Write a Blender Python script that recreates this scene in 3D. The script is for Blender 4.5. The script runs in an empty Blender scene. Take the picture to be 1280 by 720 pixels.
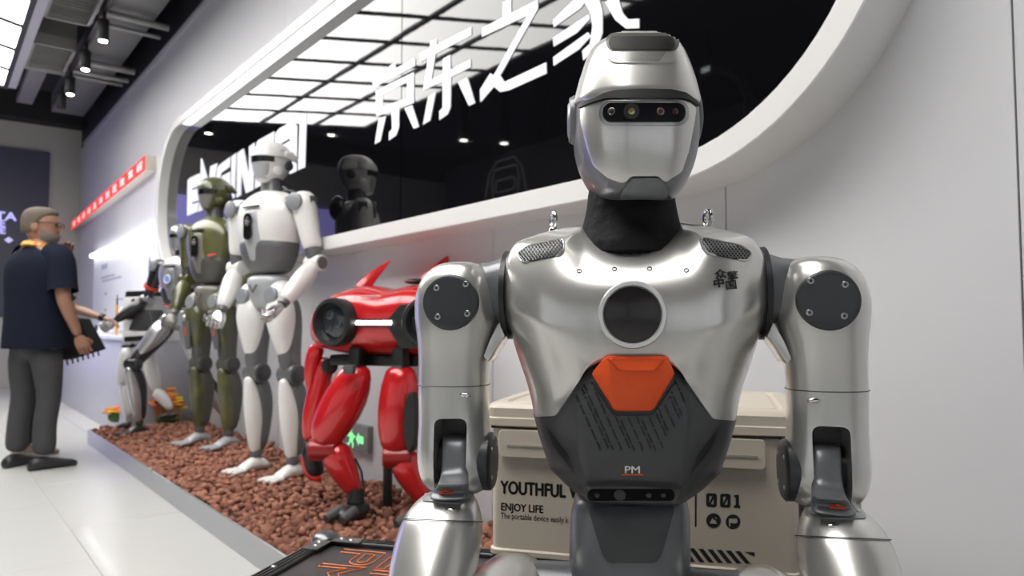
import bpy, bmesh, math, random
import numpy as np
from math import sin, cos, tan, atan, atan2, pi, radians, sqrt
from mathutils import Vector, Matrix, Quaternion
from mathutils.bvhtree import BVHTree
from mathutils.geometry import delaunay_2d_cdt, tessellate_polygon

random.seed(7)
SC = bpy.context.scene
COL = SC.collection

# ------------------------------------------------------------------ camera
F = 920.0                       # focal length in pixels of a 1280-wide frame
PITCH = atan(48 / F)
CAMZ = 0.96
cd = bpy.data.cameras.new('camera'); cam = bpy.data.objects.new('camera', cd); COL.objects.link(cam)
cd.sensor_width = 36.0; cd.lens = F / 1280 * 36.0
cd.clip_start = 0.02; cd.clip_end = 100
cam.location = (0, 0, CAMZ); cam.rotation_euler = (pi / 2 + PITCH, 0, 0)
cd.dof.use_dof = True; cd.dof.focus_distance = 0.93; cd.dof.aperture_fstop = 7.0
SC.camera = cam

# ------------------------------------------------------------------ world, exposure, big lights
wd = bpy.data.worlds.new('hall_air'); SC.world = wd; wd.use_nodes = True
wd.node_tree.nodes['Background'].inputs[0].default_value = (0.75, 0.78, 0.85, 1)
wd.node_tree.nodes['Background'].inputs[1].default_value = 0.06
SC.view_settings.view_transform = 'Standard'; SC.view_settings.look = 'None'
SC.view_settings.gamma = 1.0; SC.view_settings.use_curve_mapping = False
SC.view_settings.exposure = 0.16
PANEL_EMIT = 7.4                # luminous ceiling panels
SPOT_W = 30
LAVENDER_EMIT = 1.1
try:
    SC.cycles.use_denoising = True
    SC.cycles.max_bounces = 8; SC.cycles.sample_clamp_indirect = 6.0
    SC.cycles.caustics_reflective = False; SC.cycles.caustics_refractive = False
except Exception: pass

# ------------------------------------------------------------------ frames
A = radians(38.4)               # the display wall runs at this angle to the view
CA, SA = cos(A), sin(A)
def W(n, t, z=0.0):             # n: towards the display wall, t: along it (away to the left)
    return Vector((n * CA - t * SA, n * SA + t * CA, z))
def ray(px, py):
    v = (360 - py) / F; u = (px - 640) / F
    return Vector((u, cos(PITCH) - v * sin(PITCH), sin(PITCH) + v * cos(PITCH)))
CAM = Vector((0, 0, CAMZ))
def at(px, py, Y):
    d = ray(px, py); return CAM + d * (Y / d.y)
def atz(px, py, z):
    d = ray(px, py); return CAM + d * ((z - CAMZ) / d.z)
def atn(px, py, n):             # on a plane parallel to the display wall -> (n, t, z)
    d = ray(px, py); dn = d.x * CA + d.y * SA; s = n / dn
    p = d * s
    return Vector((n, -p.x * SA + p.y * CA, CAMZ + p.z))

# ------------------------------------------------------------------ materials
MATS = {}
def mat(name, col=(.5, .5, .5), rough=.5, metal=0.0, coat=0.0, emit=0.0, emit_col=None, var=0.0, vscale=30.0,
        bump=0.0, bscale=120.0, spec=0.5, col2=None, coat_rough=.06, trans=0.0, alpha=1.0):
    if name in MATS: return MATS[name]
    m = bpy.data.materials.new(name); m.use_nodes = True; MATS[name] = m
    nt = m.node_tree; b = nt.nodes['Principled BSDF']
    c4 = (*col, 1)
    b.inputs['Base Color'].default_value = c4
    b.inputs['Roughness'].default_value = rough; b.inputs['Metallic'].default_value = metal
    b.inputs['Coat Weight'].default_value = coat; b.inputs['Coat Roughness'].default_value = coat_rough
    b.inputs['Specular IOR Level'].default_value = spec
    b.inputs['Transmission Weight'].default_value = trans
    if emit:
        b.inputs['Emission Color'].default_value = (*(emit_col or col), 1); b.inputs['Emission Strength'].default_value = emit
    tc = nt.nodes.new('ShaderNodeTexCoord')
    if var or col2:
        nz = nt.nodes.new('ShaderNodeTexNoise'); nz.inputs['Scale'].default_value = vscale; nz.inputs['Detail'].default_value = 3
        nt.links.new(tc.outputs['Object'], nz.inputs['Vector'])
        mx = nt.nodes.new('ShaderNodeMix'); mx.data_type = 'RGBA'
        c2 = col2 or tuple(max(0, c * (1 - var)) for c in col)
        mx.inputs[6].default_value = c4; mx.inputs[7].default_value = (*c2, 1)
        if col2:
            rp = nt.nodes.new('ShaderNodeValToRGB'); rp.color_ramp.elements[0].position = .42; rp.color_ramp.elements[1].position = .58
            nt.links.new(nz.outputs['Fac'], rp.inputs[0]); nt.links.new(rp.outputs[0], mx.inputs[0])
        else:
            nt.links.new(nz.outputs['Fac'], mx.inputs[0])
        nt.links.new(mx.outputs[2], b.inputs['Base Color'])
    if bump:
        nb = nt.nodes.new('ShaderNodeTexNoise'); nb.inputs['Scale'].default_value = bscale; nb.inputs['Detail'].default_value = 4
        nt.links.new(tc.outputs['Object'], nb.inputs['Vector'])
        bp = nt.nodes.new('ShaderNodeBump'); bp.inputs['Strength'].default_value = bump; bp.inputs['Distance'].default_value = .01
        nt.links.new(nb.outputs['Fac'], bp.inputs['Height']); nt.links.new(bp.outputs['Normal'], b.inputs['Normal'])
    return m

SILVER = mat('silver_paint', (.67, .655, .625), .28, .70, 1.0, var=.04, vscale=14, coat_rough=.04)
GREYP = mat('grey_satin_plastic', (.175, .18, .19), .36, .35, .2, var=.06, vscale=20)
DGREY = mat('charcoal_plastic', (.040, .042, .046), .40, .1, .15, var=.1, vscale=300)
CHAR = mat('abdomen_plastic', (.060, .061, .064), .42, .1, .12, var=.1, vscale=500, bump=.01, bscale=300)
BLACK = mat('black_plastic', (.008, .008, .009), .45, 0, .1, var=.2)
GLOSSBLK = mat('gloss_black', (.006, .006, .007), .12, 0, .5, var=.2)
SCREEN = mat('chest_screen', (.016, .011, .013), .3, 0, .2, var=.3, vscale=900)
CHROME = mat('chrome', (.75, .74, .72), .12, 1.0, var=.03)
SCREW = mat('screw_steel', (.45, .45, .44), .3, 1.0, var=.05)
ORANGE = mat('orange_plastic', (.88, .085, .0015), .42, 0, .06, var=.05, vscale=600)
FABRIC = mat('neck_fabric', (.010, .010, .012), .75, 0, 0, var=.3, vscale=60, bump=.6, bscale=34, spec=.2)
WHITEP = mat('white_print', (.85, .85, .85), .5, var=.02)
BLACKP = mat('black_print', (.012, .012, .012), .55, var=.1)
REDP = mat('red_print', (.75, .10, .02), .5, var=.05)

# ------------------------------------------------------------------ tagging
def tag(o, label=None, cat=None, group=None, kind=None):
    if label: o['label'] = label
    if cat: o['category'] = cat
    if group: o['group'] = group
    if kind: o['kind'] = kind
    return o
def empty(name, loc=(0, 0, 0), rz=0.0, label=None, cat=None, group=None, kind=None):
    o = bpy.data.objects.new(name, None); COL.objects.link(o)
    o.empty_display_size = .05
    o.location = loc; o.rotation_euler = (0, 0, rz)
    return tag(o, label, cat, group, kind)
def copy_tree(o, parent=None):
    c = o.copy(); COL.objects.link(c); c.parent = parent
    for ch in list(o.children): copy_tree(ch, c)
    return c

# ------------------------------------------------------------------ mesh builder
class MB:
    def __init__(s): s.v = []; s.f = []
    def add(s, v, f):
        o = len(s.v); s.v += [tuple(p) for p in v]; s.f += [tuple(i + o for i in q) for q in f]; return s
    def xf(s, M):
        s.v = [tuple(M @ Vector(p)) for p in s.v]; return s
    def box(s, c, d, R=None, taper=1.0):
        x, y, z = d[0] / 2, d[1] / 2, d[2] / 2
        vs = [(-x, -y, -z), (x, -y, -z), (x, y, -z), (-x, y, -z), (-x * taper, -y * taper, z), (x * taper, -y * taper, z), (x * taper, y * taper, z), (-x * taper, y * taper, z)]
        if R is not None: vs = [R @ Vector(p) for p in vs]
        return s.add([(p[0] + c[0], p[1] + c[1], p[2] + c[2]) for p in vs], [(0, 3, 2, 1), (4, 5, 6, 7), (0, 1, 5, 4), (1, 2, 6, 5), (2, 3, 7, 6), (3, 0, 4, 7)])
    def loft(s, rings, cap0=True, cap1=True, closed=False):
        n = len(rings[0]); vs = [p for r in rings for p in r]; fs = []
        m = len(rings)
        for i in range(m if closed else m - 1):
            a, b = i * n, ((i + 1) % m) * n
            for j in range(n): fs.append((a + j, a + (j + 1) % n, b + (j + 1) % n, b + j))
        if not closed:
            if cap0: fs.append(tuple(range(n))[::-1])
            if cap1: fs.append(tuple(range((m - 1) * n, m * n)))
        return s.add(vs, fs)
    def tube(s, path, rad, n=12, side=None, closed=False, cap=True):   # rad: number, list, or list of (rx, ry)
        P = [Vector(p) for p in path]; m = len(P); rings = []
        if not isinstance(rad, (list, tuple)): rad = [rad] * m
        ref = Vector(side) if side is not None else None
        prev = None
        for i, p in enumerate(P):
            if closed: t = (P[(i + 1) % m] - P[i - 1])
            else: t = P[min(i + 1, m - 1)] - P[max(i - 1, 0)]
            t.normalize()
            if ref is not None: u = ref - t * ref.dot(t)
            elif prev is None:
                u = Vector((0, 0, 1)) if abs(t.z) < .9 else Vector((1, 0, 0)); u = u - t * u.dot(t)
            else: u = prev - t * prev.dot(t)
            u.normalize(); prev = u; w = t.cross(u)
            r = rad[i]; rx, ry = r if isinstance(r, (tuple, list)) else (r, r)
            rings.append([p + u * (rx * cos(2 * pi * k / n)) + w * (ry * sin(2 * pi * k / n)) for k in range(n)])
        return s.loft(rings, cap, cap, closed)
    def lathe(s, prof, c=(0, 0, 0), axis=(0, 0, 1), n=24, cap0=True, cap1=True):   # prof: (radius, distance along the axis)
        ax = Vector(axis).normalized(); u = ax.orthogonal().normalized(); w = ax.cross(u); c = Vector(c)
        return s.loft([[c + ax * h + (u * cos(2 * pi * k / n) + w * sin(2 * pi * k / n)) * r for k in range(n)] for r, h in prof], cap0, cap1)
    def torus(s, c, axis, R, r, n=24, m=10, a0=0, a1=2 * pi):
        ax = Vector(axis).normalized(); u = ax.orthogonal().normalized(); w = ax.cross(u); c = Vector(c)
        full = abs(a1 - a0 - 2 * pi) < 1e-6
        ang = [a0 + (a1 - a0) * k / (n if full else n - 1) for k in range(n)]
        rings = [[c + (u * cos(a) + w * sin(a)) * (R + r * cos(2 * pi * j / m)) + ax * (r * sin(2 * pi * j / m)) for j in range(m)] for a in ang]
        return s.loft(rings, closed=full)
    def ball(s, c, r, nu=16, nv=10):
        if not isinstance(r, (tuple, list)): r = (r, r, r)
        rings = []
        for i in range(nv + 1):
            th = pi * (i + .02) / (nv + .04)
            rings.append([(c[0] + r[0] * sin(th) * cos(2 * pi * k / nu), c[1] + r[1] * sin(th) * sin(2 * pi * k / nu), c[2] - r[2] * cos(th)) for k in range(nu)])
        return s.loft(rings)
    def prism(s, poly, plane, d0, d1, hole=None):
        # poly: 2-D outline(s); plane(u, v, d) -> 3-D point
        loops = [poly] + ([hole] if hole else [])
        tris = tessellate_polygon([[Vector((p[0], p[1], 0)) for p in l] for l in loops])
        flat = [p for l in loops for p in l]; n = len(flat)
        vs = [plane(p[0], p[1], d0) for p in flat] + [plane(p[0], p[1], d1) for p in flat]
        fs = [tuple(t) for t in tris] + [tuple(i + n for i in t[::-1]) for t in tris]
        o = 0
        for l in loops:
            k = len(l)
            for i in range(k): fs.append((o + i, o + (i + 1) % k, n + o + (i + 1) % k, n + o + i))
            o += k
        return s.add(vs, fs)
    def build(s, name, m, parent=None, subd=0, bevel=0.0, sharp=40, smooth=True, rz=None, weld=False, seg=2, vcr=None, ecr=None):
        me = bpy.data.meshes.new(name); me.from_pydata([tuple(p) for p in s.v], [], s.f)
        bm = bmesh.new(); bm.from_mesh(me)
        if weld: bmesh.ops.remove_doubles(bm, verts=bm.verts, dist=1e-5)
        bmesh.ops.recalc_face_normals(bm, faces=bm.faces)
        if bevel:
            es = [e for e in bm.edges if len(e.link_faces) == 2 and e.calc_face_angle(0) > radians(30)]
            bmesh.ops.bevel(bm, geom=es, offset=bevel, segments=seg, affect='EDGES', profile=.6, clamp_overlap=True)
        if vcr:
            bm.verts.ensure_lookup_table(); ly = bm.verts.layers.float.new('crease_vert')
            for i, w in vcr.items(): bm.verts[i][ly] = w
        if ecr:
            bm.verts.ensure_lookup_table(); ly = bm.edges.layers.float.new('crease_edge')
            for (i, j), w in ecr.items():
                e = bm.edges.get((bm.verts[i], bm.verts[j]))
                if e: e[ly] = w
        bm.to_mesh(me); bm.free()
        o = bpy.data.objects.new(name, me); COL.objects.link(o)
        me.materials.append(m)
        if subd:
            md = o.modifiers.new('s', 'SUBSURF'); md.levels = md.render_levels = subd
            bake(o)
            me = o.data
        if smooth:
            me.polygons.foreach_set('use_smooth', [True] * len(me.polygons))
            try: me.set_sharp_from_angle(angle=radians(sharp))
            except Exception: pass
        if parent: o.parent = parent
        if rz is not None: o.rotation_euler = (0, 0, rz)
        return o
def bake(o):
    dg = bpy.context.evaluated_depsgraph_get()
    me = bpy.data.meshes.new_from_object(o.evaluated_get(dg), depsgraph=dg)
    old = o.data; o.modifiers.clear(); o.data = me; me.name = o.name
    if old.users == 0: bpy.data.meshes.remove(old)
    return o
def boolean(o, cutter, op='DIFFERENCE'):
    md = o.modifiers.new('b', 'BOOLEAN'); md.object = cutter; md.operation = op; md.solver = 'EXACT'
    bake(o)
    me = cutter.data; bpy.data.objects.remove(cutter)
    o.data.polygons.foreach_set('use_smooth', [True] * len(o.data.polygons)); o.data.set_sharp_from_angle(angle=radians(40))
    return o
def bvh_of(o, M=None):
    vs = [v.co.copy() if M is None else M @ v.co for v in o.data.vertices]
    return BVHTree.FromPolygons(vs, [tuple(p.vertices) for p in o.data.polygons])
def rrect(cx, cy, hx, hy, r, n=6):
    out = []
    for sx, sy, a0 in ((1, 1, 0), (-1, 1, 90), (-1, -1, 180), (1, -1, 270)):
        for k in range(n + 1):
            a = radians(a0 + 90 * k / n); out.append((cx + sx * (hx - r) + r * cos(a), cy + sy * (hy - r) + r * sin(a)))
    return out
def circ(cx, cy, r, n=28, ry=None):
    return [(cx + r * cos(2 * pi * k / n), cy + (ry or r) * sin(2 * pi * k / n)) for k in range(n)]
def round_poly(poly, r, n=5):
    out = []; m = len(poly)
    for i in range(m):
        a, b, c = Vector(poly[i - 1]), Vector(poly[i]), Vector(poly[(i + 1) % m])
        u, w = (a - b), (c - b); d = min(r, u.length * .45, w.length * .45)
        p, q = b + u.normalized() * d, b + w.normalized() * d
        for k in range(n + 1):
            s = k / n; out.append(tuple(p * (1 - s) ** 2 + b * 2 * s * (1 - s) + q * s * s))
    return out
def se_ring(c, hx, hyf, hyb, ef=2.0, eb=2.0, n=32):       # horizontal ring, front is -y
    out = []
    for k in range(n):
        a = 2 * pi * k / n; s, cc = sin(a), cos(a)
        e = ef if cc > 0 else eb
        x = hx * math.copysign(abs(s) ** (2 / e), s)
        y = -hyf * abs(cc) ** (2 / e) if cc > 0 else hyb * abs(cc) ** (2 / e)
        out.append((c[0] + x, c[1] + y, c[2]))
    return out

def text2d(body, size=1.0, bold=0.0, dup=0.0, shear=0.0, align='CENTER', res=4, sx=1.0):
    cu = bpy.data.curves.new('t', 'FONT'); cu.body = body; cu.size = size; cu.offset = bold; cu.shear = shear
    cu.align_x = align; cu.resolution_u = res; cu.fill_mode = 'FRONT'
    o = bpy.data.objects.new('t', cu); COL.objects.link(o)
    dg = bpy.context.evaluated_depsgraph_get()
    me = bpy.data.meshes.new_from_object(o.evaluated_get(dg), depsgraph=dg)
    vs = [(v.co.x * sx, v.co.y) for v in me.vertices]; fs = [tuple(p.vertices) for p in me.polygons]
    bpy.data.objects.remove(o); bpy.data.curves.remove(cu); bpy.data.meshes.remove(me)
    if dup:
        n = len(vs); base, bf = list(vs), list(fs)
        for k, (dx, dy) in enumerate(((dup, 0), (-dup, 0), (0, dup * .8), (0, -dup * .8))):
            vs += [(x + dx, y + dy) for x, y in base]; fs += [tuple(i + n * (k + 1) for i in f) for f in bf]
    return vs, fs
def text_mb(mb, body, plane, d=.0006, **kw):               # flat lettering on plane(u, v, d)
    vs, fs = text2d(body, **kw)
    mb.add([plane(u, v, d) for u, v in vs], fs); return mb

# ================================================================== THE SETTING
NW = 1.90                      # display wall plane
T0, T1, N0 = -5.0, 14.0, -7.0  # hall extent
ZC = 4.7
WALLM = mat('white_wall_panel', (.68, .68, .70), .38, 0, .12, var=.03, vscale=3, bump=.01, bscale=30)
WALLB = mat('black_soffit', (.012, .012, .014), .7, var=.2)
BEIGE = mat('beige_wall', (.50, .485, .46), .6, var=.04, vscale=2)
GREYW = mat('hall_grey_wall', (.22, .22, .23), .6, var=.1, vscale=2)
CEILM = mat('dark_ceiling', (.045, .045, .046), .8, var=.2, vscale=2)
FLOORM = mat('pale_floor_tile', (.60, .60, .575), .28, 0, .1, var=.05, vscale=4, bump=.01, bscale=60)
GROUT = mat('floor_grout', (.42, .42, .40), .8, var=.1)
DUCT = mat('duct_grey', (.17, .17, .165), .5, .2, var=.1, vscale=6)
DUCT2 = mat('pipe_grey', (.30, .30, .29), .5, .2, var=.1, vscale=6)
def nt_box(mb, n0, n1, t0, t1, z0, z1): return mb.box(((n0 + n1) / 2, (t0 + t1) / 2, (z0 + z1) / 2), (n1 - n0, t1 - t0, z1 - z0))

# floor: slab plus a field of tiles near the view
fl = nt_box(MB(), N0, NW + .2, T0, T1 + .1, -.10, -.004).build('floor', GROUT, rz=A); tag(fl, kind='structure')
tile_mesh = None
for i in range(-3, 3):
    for j in range(0, 11):
        n0 = .56 + .6 * (i - (0 if i < 1 else 0)); t0 = .5 + 1.2 * j - (0.6 if i % 2 else 0)
        if n0 > 1.2: continue
        if tile_mesh is None:
            o = MB().box((0, 0, -.02), (.596, 1.196, .04)).build('floor_tile', FLOORM, fl, bevel=.0015, seg=1); tile_mesh = o.data
        else:
            o = bpy.data.objects.new('floor_tile', tile_mesh); COL.objects.link(o); o.parent = fl
        o.location = (n0 + .3, t0 + .6, 0)
rest = MB()
for (a, b, c, d) in ((N0, -1.24 + .002, T0, T1), (-1.24, 2.36 - .3, T0, -.1), (-1.24, 2.06, 13.1, T1)):
    nt_box(rest, a, min(b, NW), c, d, -.03, -.001)
rest.build('floor_margin', FLOORM, fl)

# display wall, built of tall white panels with dark joints
wl = nt_box(MB(), NW + .015, NW + .2, T0, T1, 0, ZC).build('wall_right', WALLB, rz=A); tag(wl, kind='structure')
SEAMS = [-5.0, -3.1, -1.87, -.64, .575, 1.345, 2.53, 3.75, 4.97, 6.19, 7.41, 8.63, 9.85, 11.07, 12.29, 14.0]
for a, b in zip(SEAMS[:-1], SEAMS[1:]):
    nt_box(MB(), NW, NW + .02, a + .002, b - .002, 0.0, 3.9).build('wall_panel', WALLM, wl, bevel=.001, seg=1)
# far wall, opposite wall, near wall
fw = nt_box(MB(), N0, NW + .2, T1, T1 + .1, 0, ZC).build('wall_back', BEIGE, rz=A); tag(fw, kind='structure')
ow = nt_box(MB(), N0 - .1, N0, T0, T1, 0, ZC).build('wall_left', GREYW, rz=A); tag(ow, kind='structure')
nw = nt_box(MB(), N0, NW + .2, T0 - .1, T0, 0, ZC).build('wall_front', GREYW, rz=A); tag(nw, kind='structure')
ce = nt_box(MB(), N0, NW + .2, T0, T1, ZC, ZC + .1).build('ceiling', CEILM, rz=A); tag(ce, kind='structure')
tr = nt_box(MB(), -6.9, NW, T1 - .35, T1 - .01, 4.22, ZC).build('trim_1', WALLB, rz=A); tag(tr, kind='structure')
tr = nt_box(MB(), NW - .03, NW + .01, T0, T1 - .4, 3.9, 3.93).build('trim_2', mat('wall_cap', (.3, .3, .31), .4, var=.05), rz=A); tag(tr, kind='structure')

# unseen glowing panels added as fill light, behind and to the left of the camera
FILL_GLOW = mat('fill_glow', (.8, .85, .9), .3, emit=.3, emit_col=(.93, .97, 1.0), var=.05, vscale=.6)
FILL_BAR = mat('fill_bar_grey', (.10, .10, .105), .4, .5, var=.1)
def window(nm, n0, n1, t0, t1, along):  # builds one added fill light: glowing panes between dark bars
    w = empty(nm, (0, 0, 0), A, kind='structure')
    k = 4
    for i in range(k):
        if along == 't':
            a, b = t0 + (t1 - t0) * i / k, t0 + (t1 - t0) * (i + 1) / k
            nt_box(MB(), n0, n0 + .03, a + .04, b - .04, .35, 3.5).build('fill_pane', FILL_GLOW, w)
            nt_box(MB(), n0, n0 + .10, a - .04, a + .04, .3, 3.55).build('fill_bar', FILL_BAR, w)
        else:
            a, b = n0 + (n1 - n0) * i / k, n0 + (n1 - n0) * (i + 1) / k
            nt_box(MB(), a + .04, b - .04, t0, t0 + .03, .35, 3.5).build('fill_pane', FILL_GLOW, w)
            nt_box(MB(), a - .04, a + .04, t0, t0 + .10, .3, 3.55).build('fill_bar', FILL_BAR, w)
    return w
window('fill_window_1', N0 + .001, N0, -4.6, 3.4, 't'); window('fill_window_2', -6.4, 1.2, T0 + .001, T0, 'n')
# luminous ceiling
LZ = 3.85
LUM = mat('luminous_panel', (.9, .9, .9), .6, emit=PANEL_EMIT, emit_col=(1.0, .985, .955), var=.01)
LFR = mat('grid_profile', (.035, .035, .037), .5, var=.1)
LN = [-1.282, -.640, .002, .644]
lroot = empty('luminous_ceiling', W(0, 0, LZ), A, 'long bright luminous ceiling grid hung overhead, seen at top left and mirrored in the glass', 'ceiling light')
def shear_t(n, t): return t + (n + 1.282) * .543
pm = MB()
LT = [9.655 - .761 * (14 - k) for k in range(15)]
for i in range(3):
    for j in range(14):
        q = [(LN[i], LT[j]), (LN[i + 1], LT[j]), (LN[i + 1], LT[j + 1]), (LN[i], LT[j + 1])]
        q = [(n, shear_t(n, t)) for n, t in q]
        MB().prism(q, lambda u, v, d: (u, v, d), 0.012, .03).build('light_panel', LUM, lroot, smooth=False)
fm = MB()
for n in LN: fm.box((n, (shear_t(n, LT[0]) + shear_t(n, LT[-1])) / 2, .012), (.055, LT[-1] - LT[0], .05))
fm.build('grid_rail', LFR, lroot)
for t in LT:
    MB().tube([(LN[0], shear_t(LN[0], t), .012), (LN[-1], shear_t(LN[-1], t), .012)], [(.026, .034)] * 2, n=4, side=(0, 0, 1)).build('grid_bar', LFR, lroot, smooth=False)
nt_box(MB(), LN[0] - .02, LN[-1] + .02, LT[0] + .9, LT[-1], .05, .16).build('light_housing', mat('housing_white', (.55, .55, .56), .5, var=.05), lroot)
nt_box(MB(), LN[-1] + .02, LN[-1] + .10, LT[0] + .9, LT[-1] + .95, -.02, .16).build('edge_profile', mat('edge_white', (.45, .45, .50), .4, var=.05), lroot)

# track with spotlights
SPOTB = mat('spot_black', (.012, .012, .013), .4, .3, var=.1)
LAMP = mat('lamp_glow', (1, .97, .9), .5, emit=30, emit_col=(1, .96, .86), var=.01)
tk = MB(); nt_box(tk, 1.17, 1.21, 3.4, 11.2, 3.872, 3.92)
tko = tk.build('light_track', SPOTB, rz=A); tag(tko, 'black ceiling track that carries the row of small spotlights', 'light track')
tags4 = ['black track spotlight nearest the camera, at the top edge of the picture', 'black track spotlight second from the top of the ceiling track',
         'black track spotlight third from the top of the ceiling track', 'black track spotlight farthest along the ceiling track']
def spot(n, t, z, label, lit=True, w=SPOT_W):
    r = empty('track_spotlight', W(n, t, z), A, label, 'spotlight', 'spotlights on the ceiling track')
    MB().lathe([(.045, -.20), (.05, -.19), (.05, .0), (.04, .005)], n=16).build('lamp_housing', SPOTB, r)
    MB().box((0, 0, .03), (.03, .10, .06)).build('track_adapter', SPOTB, r)
    if lit: MB().lathe([(.036, -.203), (.036, -.199)], n=16).build('lamp_lens', LAMP, r)
    if w:
        ld = bpy.data.lights.new('spot_lamp', 'SPOT'); ld.energy = w; ld.spot_size = radians(75); ld.spot_blend = .6; ld.shadow_soft_size = .035; ld.color = (1, .95, .86)
        l = bpy.data.objects.new('spot_lamp', ld); COL.objects.link(l); l.parent = r; l.location = (0, 0, -.22)
    return r
for k, (px, py) in enumerate(((129, 40), (107, 75), (88, 108), (77, 130))):
    p = atn(px, py, 1.19)
    spot(1.19, p.y, 3.81, tags4[k], k < 3)
# downlights farther out in the hall (seen mirrored in the glass)
GN_ = 1.80
for px, py, z, lb in ((263, 167, 4.35, 'small bright downlight mirrored in the glass above the left end of the slanted lettering'), (413, 169, 4.35, 'small bright downlight mirrored in the glass right of the slanted lettering'), (346, 167, 4.35, 'small bright downlight mirrored in the glass behind the last slanted letters'),
                      (580, 175, 3.62, 'small dim downlight mirrored below the second Chinese character'), (630, 179, 3.62, 'small dim downlight mirrored below the third Chinese character'), (675, 184, 3.62, 'small dim downlight mirrored in the glass nearest the silver head')):
    d = ray(px, py); s = (z - CAMZ) / d.z; n, t = (d.x * CA + d.y * SA) * s, (-d.x * SA + d.y * CA) * s
    r = empty('downlight', W(max(N0 + .3, 2 * GN_ - n), min(T1 - .6, t), z), A, lb, 'downlight', 'downlights across the hall')
    MB().lathe([(.07, 0), (.07, ZC - z - .02), (.05, ZC - z)], n=14).build('lamp_housing', SPOTB, r)
    MB().lathe([(.055, -.003), (.055, .001)], n=14).build('lamp_lens', LAMP, r)
# ducts, pipes and grilles under the open ceiling
for (n0, n1, t0, t1, z0, z1, nm, lb, m) in (
    (1.32, 1.74, 5.0, 12.6, 4.12, 4.4, 'air_duct', 'wide grey sheet metal air duct running along the ceiling above the wall edge', DUCT),
    (.92, 1.12, 5.0, 13.0, 4.28, 4.38, 'cable_tray', 'narrow grey cable tray running beside the spotlight track', DUCT2)):
    tag(nt_box(MB(), n0, n1, t0, t1, z0, z1).build(nm, m, bevel=.01, rz=A), lb, 'duct')
for k, (t, z, r) in enumerate(((8.0, 4.04, .035), (8.35, 4.05, .025), (9.6, 4.02, .04), (9.95, 4.0, .03), (10.3, 4.04, .025))):
    tag(MB().tube([(.1, t, z), (1.85, t + .05, z)], r, n=10).build('ceiling_pipe', DUCT2, rz=A), ('thick grey ceiling pipe, nearest of those crossing to the display wall', 'thin grey pipe just behind the nearest thick ceiling pipe', 'thickest grey pipe in the middle of the pipes under the ceiling', 'medium grey pipe second from the far end of the ceiling pipes', 'thin grey ceiling pipe farthest away along the track')[k], 'pipe', 'pipes across the ceiling')
for k, (n0, t0, lb) in enumerate(((.92, 7.25, 'slatted grey air grille in the ceiling at the very top left edge'), (.92, 8.95, 'slatted grey air grille in the ceiling beside the luminous panels'))):
    g = empty('air_grille', W(n0 - .16, t0, 3.90), A, lb, 'air grille', 'ceiling air grilles')
    f_ = MB()
    for (a, b, c, d) in ((0, .42, 0, .03), (0, .42, .87, .9), (0, .03, 0, .9), (.39, .42, 0, .9)): nt_box(f_, a * .93, b * .93, c, d, 0, .12)
    f_.build('grille_frame', DUCT2, g)
    nt_box(MB(), 0, .39, 0, .9, .12, .3).build('plenum_box', DUCT, g)
    for q in range(12): MB().box((.195, .07 + q * .07, .04), (.33, .035, .008), Matrix.Rotation(.6, 3, 'X')).build('slat', DUCT2, g)
for (n0, n1, t0, t1, lb) in ((.15, .85, 8.9, 10.6, 'dark suspended ceiling slab beyond the grey pipes'), (1.3, 1.8, 3.0, 4.9, 'dark ceiling bulkhead close above the white wall')):
    tag(nt_box(MB(), n0, n1, t0, t1, 4.2, 4.5).build('ceiling_bulkhead', WALLB if n0 > 1.2 else DUCT, rz=A, bevel=.01), lb, 'bulkhead')

# stadium-shaped glass sign on the wall
GN = 1.80                      # glass plane
FN0 = 1.71                     # front of the white frame
RI, RO, ZM = .655, .731, 2.112
TA_, TB_ = 1.437, 7.056
FRAMEM = mat('white_frame_lacquer', (.80, .79, .78), .25, 0, .3, var=.02)
def stadium(r, n=40):
    pts = []
    for k in range(n + 1):
        a = -pi / 2 - pi * k / n; pts.append((TA_ + r * cos(a), ZM + r * sin(a)))
    for k in range(n + 1):
        a = pi / 2 - pi * k / n; pts.append((TB_ + r * cos(a), ZM + r * sin(a)))
    return pts
sgn = empty('glass_sign', W(NW, (TA_ + TB_) / 2, 0), 0, 'large black mirror glass sign with rounded ends in a white frame', 'sign')
OFF = W(NW, (TA_ + TB_) / 2, 0)
def WS(n, t, z): return W(n, t, z) - OFF
so, si = stadium(RO), stadium(RI)
fr = MB(); n_ = len(so)
prof = [(so, NW), (so, FN0 + .012), (so, FN0 + .004), (si, FN0 + .004), (si, FN0 + .012), (si, GN + .01)]
rings = []
for k in range(n_):
    (uo, vo), (ui, vi) = so[k], si[k]
    du, dv = (uo - ui), (vo - vi); L = sqrt(du * du + dv * dv); du /= L; dv /= L
    b = .004
    rings.append([WS(NW, uo, vo), WS(FN0 + b, uo, vo), WS(FN0, uo - du * b, vo - dv * b), WS(FN0, ui + du * b, vi + dv * b), WS(FN0 + b, ui, vi), WS(GN + .03, ui, vi), WS(GN + .03, uo - du * .03, vo - dv * .03), WS(NW, uo - du * .03, vo - dv * .03)])
fr.loft(rings, closed=True); fr.build('sign_frame', FRAMEM, sgn, sharp=28)
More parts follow.
